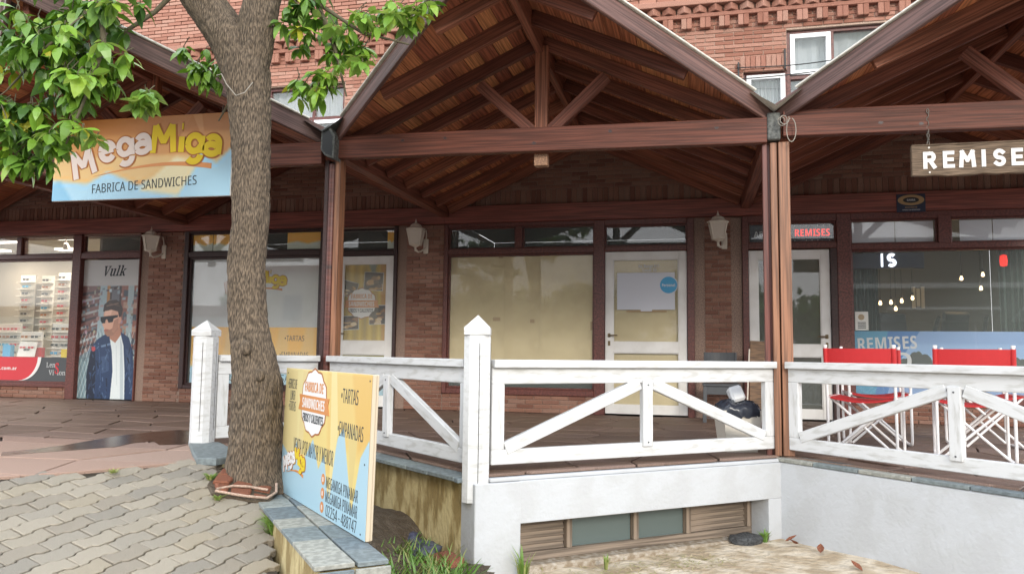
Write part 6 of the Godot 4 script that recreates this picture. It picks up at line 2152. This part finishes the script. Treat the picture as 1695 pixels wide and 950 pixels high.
# ---------------------------------------------------------------- lanterns
func lanterns():
	var lb = ["white wall lantern on the brick pillar left of the sandwich shop", "white wall lantern on the brick pillar between sandwich shop and papered window", "white wall lantern on the brick pillar right of the white door"]
	var pos = [Vector3(-7.62, 2.06, 0.2), Vector3(-3.56, 2.06, 0.2), Vector3(0.325, 2.05, 0.2)]
	for i in 3:
		var o = pos[i]
		var t = thing("wall_lantern", lb[i], "lantern", o, "white lanterns on the brick pillars")
		var tr = Transform3D(Basis(UP, [0.75, 0.15, 0.05][i]), o)
		var m = M.cream_metal
		# four sided body, wider above
		var st = begin()
		var lo = 0.062
		var hi = 0.098
		var bars = []
		var glass_ = begin()
		for k in 4:
			var a = TAU * k / 4 + PI / 4
			var b = TAU * (k + 1) / 4 + PI / 4
			var pl = Vector3(cos(a) * lo * 1.41, 0.12, sin(a) * lo * 1.41)
			var pu = Vector3(cos(a) * hi * 1.41, 0.315, sin(a) * hi * 1.41)
			var ql = Vector3(cos(b) * lo * 1.41, 0.12, sin(b) * lo * 1.41)
			var qu = Vector3(cos(b) * hi * 1.41, 0.315, sin(b) * hi * 1.41)
			bars.append([cbox((pu - pl).length(), 0.018, 0.018, 0.003), aim(pl, pu)])
			bars.append([cbox((qu - pu).length() + 0.02, 0.024, 0.018, 0.003), aim(pu, qu)])
			bars.append([cbox((ql - pl).length() + 0.015, 0.022, 0.018, 0.003), aim(pl, ql)])
			var mid = (pl + qu) / 2
			quad(glass_, pl * 0.97 + Vector3(0, 0.004, 0), ql * 0.97 + Vector3(0, 0.004, 0), qu * 0.97, pu * 0.97, Vector3(mid.x, 0, mid.z))
		part(t, "lantern_frame", join(bars), m, tr)
		part(t, "lantern_glass", glass_.commit(), M.lamp_glass, tr)
		part(t, "roof", lathe([Vector2(0.128, 0.318), Vector2(0.132, 0.33), Vector2(0.085, 0.352), Vector2(0.066, 0.385), Vector2(0.03, 0.405), Vector2(0.012, 0.41)], 8), m, tr)
		part(t, "finial", lathe([Vector2(0.012, 0.405), Vector2(0.016, 0.42), Vector2(0.008, 0.435), Vector2(0.0, 0.47)], 8), m, tr)
		part(t, "base", lathe([Vector2(0.0, 0.03), Vector2(0.013, 0.03), Vector2(0.015, 0.085), Vector2(0.04, 0.095), Vector2(0.085, 0.118), Vector2(0.086, 0.13)], 8), m, tr)
		part(t, "arm", tube(bent([o + Vector3(0.0, 0.06, 0.0), o + Vector3(0.02, 0.02, -0.04), o + Vector3(0.05, 0.05, -0.12), o + Vector3(0.07, 0.10, -0.19)], 0.05), 0.013, 8), m)
		part(t, "back_plate", cbox(0.07, 0.20, 0.018, 0.006), m, at(o.x + 0.08, o.y + 0.12, 0.012))
		part(t, "scroll", tube(bent([o + Vector3(0.075, 0.20, -0.185), o + Vector3(0.10, 0.26, -0.15), o + Vector3(0.10, 0.33, -0.12)], 0.05), 0.008, 6), m)


# ---------------------------------------------------------------- things on the porch
func porch_things():
	# dark grey chair by the pillar
	var c = thing("grey_chair", "dark grey chair with a curved back against the brick pillar", "chair", Vector3(0.33, 0, 0.42))
	var st = PackedVector2Array()
	for i in 13:
		var a = PI * (0.16 + 0.68 * i / 12.0)
		st.append(Vector2(cos(a) * 0.215, -sin(a) * 0.17))
	for i in 13:
		var a = PI * (0.84 - 0.68 * i / 12.0)
		st.append(Vector2(cos(a) * 0.195, -sin(a) * 0.15))
	part(c, "backrest", prism(flatp(st), 0.68, 0.80, 0.004), M.grey_chair, flat_xf() * at(0.33, -0.38, 0))
	part(c, "seat", cbox(0.42, 0.035, 0.40, 0.01), M.grey_chair, at(0.33, 0.425, 0.45))
	part(c, "apron", cbox(0.38, 0.09, 0.02), M.grey_chair, at(0.33, 0.362, 0.63))
	for s in [-1, 1]:
		beam(c, "leg", Vector3(0.33 + s * 0.19, 0.0, 0.64), Vector3(0.33 + s * 0.18, 0.41, 0.63), 0.042, 0.042, M.grey_chair, Vector3.BACK)
		beam(c, "leg", Vector3(0.33 + s * 0.19, 0.0, 0.24), Vector3(0.33 + s * 0.17, 0.70, 0.26), 0.036, 0.036, M.grey_chair, Vector3.BACK)
	beam(c, "stretcher", Vector3(0.15, 0.12, 0.63), Vector3(0.51, 0.12, 0.63), 0.03, 0.02, M.grey_chair)
	# leaning boards
	var w = thing("leaning_board", "brown wooden board leaning behind the bin with a pale edge", "board", Vector3(0.66, 0, 0.5))
	part(w, "board", cbox(0.20, 0.95, 0.02), M.plank, turned(0.74, 0.46, 0.55, 0.15, -0.12, -0.05))
	part(w, "board_edge", cbox(0.016, 0.75, 0.016), M.cream_metal, turned(0.625, 0.47, 0.57, 0, -0.12, -0.06))
	# bin with its bag and a tub on top
	var o = Vector3(0.36, 0.0, 3.20)
	var b = thing("waste_bin", "beige plastic waste bin lined with a dark bag behind the fence", "bin", o)
	var ry = Basis(UP, 0.30)
	var sq = []
	for y in [0.0, 0.33]:
		var k = 0.125 + 0.035 * y / 0.33
		sq.append([Vector3(-k, y, -k * 0.8), Vector3(k, y, -k * 0.8), Vector3(k, y, k * 0.8), Vector3(-k, y, k * 0.8)])
	var sb = begin()
	for k in 4:
		var e = (k + 1) % 4
		quad(sb, sq[0][k], sq[0][e], sq[1][e], sq[1][k], (sq[0][k] + sq[0][e]) * Vector3(1, 0, 1))
	quad(sb, sq[0][0], sq[0][1], sq[0][2], sq[0][3], -UP)
	part(b, "bin_body", sb.commit(), M.bin, Transform3D(ry, o))
	var bn = FastNoiseLite.new()
	bn.seed = 5
	bn.frequency = 1.0
	var bag = begin()
	var seg = 44
	var rows = [[0.27, 0.165, 1.0], [0.30, 0.172, 1.0], [0.33, 0.176, 1.0], [0.36, 0.165, 1.0], [0.385, 0.13, 1.0], [0.395, 0.07, 1.0], [0.385, 0.0, 1.0]]
	var pt = func(i, j):
		var a = TAU * (i % seg) / seg
		var cr = rows[j]
		var k = 1.0 + 0.12 * bn.get_noise_3d(cos(a) * 3.5, cr[0] * 9, sin(a) * 3.5)
		var sqr = 1.0 / maxf(absf(cos(a)), absf(sin(a)))
		var r = cr[1] * k * lerpf(1.0, sqr, 0.55)
		return Vector3(cos(a) * r, cr[0] + 0.05 * bn.get_noise_2d(cos(a) * 2, sin(a) * 2 + cr[0] * 3), sin(a) * r * 0.82)
	for i in seg:
		for j in rows.size() - 1:
			quad(bag, pt.call(i, j), pt.call(i + 1, j), pt.call(i + 1, j + 1), pt.call(i, j + 1), pt.call(i, j) - Vector3(0, 0.25, 0))
	bag = smooth(bag)
	part(b, "bag", bag, M.bag, Transform3D(ry, o))
	one("white_tub", cbox(0.115, 0.13, 0.085, 0.018), M.tub, "white plastic tub lying tilted on the rubbish bag", "tub", Transform3D(Basis.from_euler(Vector3(-0.35, 0.3, 0.28)), o + Vector3(-0.01, 0.45, 0.0)))


# ---------------------------------------------------------------- red folding chairs
func red_chairs():
	var t = thing("folding_chair", "red canvas folding chair nearest the brown post, its back to the fence", "chair", Vector3.ZERO, "red canvas folding chairs on the porch")
	var W = 0.245
	var D = 0.20
	var r = 0.0115
	var tubes = M.white_tube
	for s in [-1, 1]:
		var x = s * W
		# one bent tube: back upright, foot runner, front upright, arm
		part(t, "side_frame", tube(bent([Vector3(x, 0.845, D + 0.05), Vector3(x, 0.40, D + 0.01), Vector3(x, 0.012, D), Vector3(x, 0.012, -D), Vector3(x, 0.60, -D + 0.01)], 0.05), r, 9), tubes)
		part(t, "armrest", tube(bent([Vector3(x, 0.585, -D - 0.02), Vector3(x, 0.60, -D + 0.02), Vector3(x, 0.60, D + 0.03)], 0.04), 0.015, 9), tubes)
		part(t, "seat_rail", tube([Vector3(x * 0.96, 0.445, -D - 0.01), Vector3(x * 0.96, 0.445, D + 0.0)], r, 8), tubes)
		for z in [-D + 0.025, D - 0.03]:
			part(t, "cross_leg", tube([Vector3(-x * 0.93, 0.02, z + s * 0.012), Vector3(x * 0.93, 0.44, z + s * 0.012)], r * 0.95, 8), tubes)
		part(t, "tube_cap", tube([Vector3(x, 0.842, D + 0.05), Vector3(x, 0.858, D + 0.052)], 0.0145, 9), M.white_pvc)
	# canvas: a back sleeve and a sagging seat
	var bs = begin()
	var n = 10
	for i in n:
		for j in 3:
			var p = []
			for q in [[i, j], [i + 1, j], [i + 1, j + 1], [i, j + 1]]:
				var u = -1.0 + 2.0 * q[0] / n
				var v = q[1] / 3.0
				p.append(Vector3(u * (W + 0.012), 0.665 + v * 0.165, D + 0.03 + v * 0.02 + 0.035 * (1 - u * u)))
			quad(bs, p[0], p[1], p[2], p[3], Vector3.BACK)
			var off = Vector3(0, 0, -0.004)
			quad(bs, p[0] + off, p[1] + off, p[2] + off, p[3] + off, Vector3.FORWARD)
	part(t, "backrest", bs.commit(), M.red_cloth)
	for s in [-1, 1]:
		part(t, "back_sleeve", tube([Vector3(s * W, 0.66, D + 0.034), Vector3(s * W, 0.832, D + 0.05)], 0.018, 10), M.red_cloth)
	var ss = begin()
	for i in n:
		for j in 4:
			var p = []
			for q in [[i, j], [i + 1, j], [i + 1, j + 1], [i, j + 1]]:
				var u = -1.0 + 2.0 * q[0] / n
				p.append(Vector3(u * (W + 0.004), 0.458 - 0.035 * (1 - u * u), -D + 2 * D * q[1] / 4.0))
			quad(ss, p[0], p[1], p[2], p[3], UP)
			var off = Vector3(0, -0.014, 0)
			quad(ss, p[0] + off, p[1] + off, p[2] + off, p[3] + off, -UP)
	for e in [-D, D]:
		for i in n:
			var p = []
			for q in [i, i + 1]:
				var u = -1.0 + 2.0 * q / n
				p.append(Vector3(u * (W + 0.004), 0.458 - 0.035 * (1 - u * u), e))
			quad(ss, p[0], p[1], p[1] - Vector3(0, 0.014, 0), p[0] - Vector3(0, 0.014, 0), Vector3(0, 0, e))
	part(t, "seat", ss.commit(), M.red_cloth)
	t.transform = turned(1.35, 0, 3.10, -0.36)
	copy(t, "red canvas folding chair at the right edge, its back to the fence", turned(2.05, 0, 3.30, -0.22), "folding_chair")
	copy(t, "red canvas folding chair further back, between the two at the fence", turned(1.60, 0, 2.28, 3.1), "folding_chair")
	copy(t, "red canvas folding chair furthest back at the right edge", turned(2.48, 0, 2.26, 3.2), "folding_chair")


# ---------------------------------------------------------------- weeds, stones, litter
func tuft(label, o, n, h, spread, mats, group):
	var t = thing("grass_tuft", label, "grass", o, group)
	var list = []
	for i in n:
		var a = R.randf() * TAU
		var d = Vector3(cos(a), 0, sin(a))
		var b = o + d * spread * 0.35 * R.randf()
		var hh = h * R.randf_range(0.5, 1.0)
		var st = begin()
		var w = 0.006
		var side = Vector3(-d.z, 0, d.x) * w
		var bend = R.randf_range(0.2, 0.9)
		var p0 = b
		var p1 = b + UP * hh * 0.6 + d * spread * 0.3 * bend
		var p2 = b + UP * hh * 0.9 + d * spread * bend
		quad(st, p0 - side, p0 + side, p1 + side, p1 - side, UP + d * -0.3)
		tri(st, p1 - side, p1 + side, p2, UP)
		list.append([st.commit(), mats[R.randi() % mats.size()]])
	for m in mats:
		var one_ = []
		for l in list:
			if l[1] == m:
				one_.append([l[0], Transform3D()])
		if one_:
			part(t, "blades", join(one_), m, Transform3D(), true)

func weeds_and_stones():
	var g = M.grass
	var gr = "grass tufts by the low wall and planter"
	tuft("bright grass tuft at the foot of the slate topped wall, on the paving side", Vector3(-2.36, ramp_y(-2.36, 5.62) - 0.01, 5.62), 120, 0.12, 0.15, [g[0], g[1]], gr)
	tuft("small grass tuft beside the broken brick edging", Vector3(-3.06, -0.08, 5.24), 40, 0.05, 0.07, [g[0], g[2]], gr)
	tuft("small grass tuft on the paving below the brick edging", Vector3(-2.86, ramp_y(-2.86, 5.46), 5.46), 34, 0.04, 0.07, [g[1], g[2]], gr)
	tuft("faint grass tuft where flagstones meet the pavers", Vector3(-3.55, -0.015, 5.54), 26, 0.03, 0.07, [g[2]], gr)
	tuft("thin tall grass at the white corner pillar", Vector3(-1.02, -0.64, 5.0), 26, 0.26, 0.10, [g[0], g[2]], gr)
	tuft("grass tuft at the right end of the basement windows", Vector3(0.52, -0.62, 3.62), 40, 0.11, 0.07, [g[0], g[1]], gr)
	tuft("small weed in front of the basement windows", Vector3(-0.55, -0.63, 4.62), 18, 0.12, 0.05, [g[1], g[2]], gr)
	# dense grass in the planter
	var list = []
	for i in 3200:
		var x = R.randf_range(-2.25, -1.25)
		var z = R.randf_range(4.75, 6.3)
		if (Vector2(x, z) - Vector2(-1.72, 5.35)).length() > 0.5 + 0.25 * R.randf() or z < x + 6.55 + 0.05 * R.randf():
			continue
		var a = R.randf() * TAU
		var s = R.randf_range(0.7, 1.4)
		list.append([Transform3D(Basis(UP, a) * Basis(Vector3.BACK, R.randf_range(0.5, 1.3)) * Basis.from_scale(Vector3(s, 1, 1)), Vector3(x, -0.575, z))])
	var gm = mass(self, "planter_grass", leaf_shape(0.15, 0.012, 0.35, 0.1), list, M.grass, M.leaf_mass)
	tag(gm, "dense dark grass growing in the planter behind the standing board", "grass")
	# dry grass scattered on the dirt
	list = []
	for i in 1100:
		var u = R.randf()
		var c = Vector3(-0.9, 0, 5.15).lerp(Vector3(0.5, 0, 3.95), u) + Vector3(R.randfn() * 0.16, 0, R.randfn() * 0.13)
		list.append([Transform3D(Basis(UP, R.randf() * TAU) * Basis(Vector3.BACK, R.randf_range(0.0, 0.5)), Vector3(c.x, -0.628, c.z))])
	var dg = mass(self, "dry_grass", leaf_shape(0.05, 0.006, 0.2, 0.1), list, [mat("straw0", [0.40, 0.33, 0.17]), mat("straw1", [0.30, 0.29, 0.11]), mat("straw2", [0.5, 0.42, 0.26])], M.leaf_mass)
	tag(dg, "short dry grass on the dirt before the basement windows", "grass")
	one("stone", rock(0.085, 0.06, 0.07, 21, 0.4), M.rock, "rough pale stone at the foot of the corner pillar", "stone", at(-1.47, -0.56, 5.08))
	one("stone", rock(0.12, 0.045, 0.09, 22, 0.5), M.rock_grey, "crumpled looking dark grey stone right of the basement windows", "stone", turned(0.38, -0.60, 3.68, 0.4))
	var fl = [["curled brown fallen leaf beside the white wall", Vector3(0.66, -0.60, 3.66), 0.3], ["brown fallen leaf on the dirt at the right", Vector3(0.86, -0.60, 3.95), 1.4], ["small brown fallen leaf on the dirt nearer the frame edge", Vector3(1.05, -0.60, 4.35), 2.2], ["second curled brown leaf by the white wall", Vector3(0.74, -0.60, 3.72), 4.0]]
	for q in fl:
		one("fallen_leaf", leaf_shape(0.09, 0.05, -0.5, 0.6), M.broken_brick, q[0], "leaf", turned(q[1].x, q[1].y + 0.01, q[1].z, q[2]), "fallen leaves on the dirt")
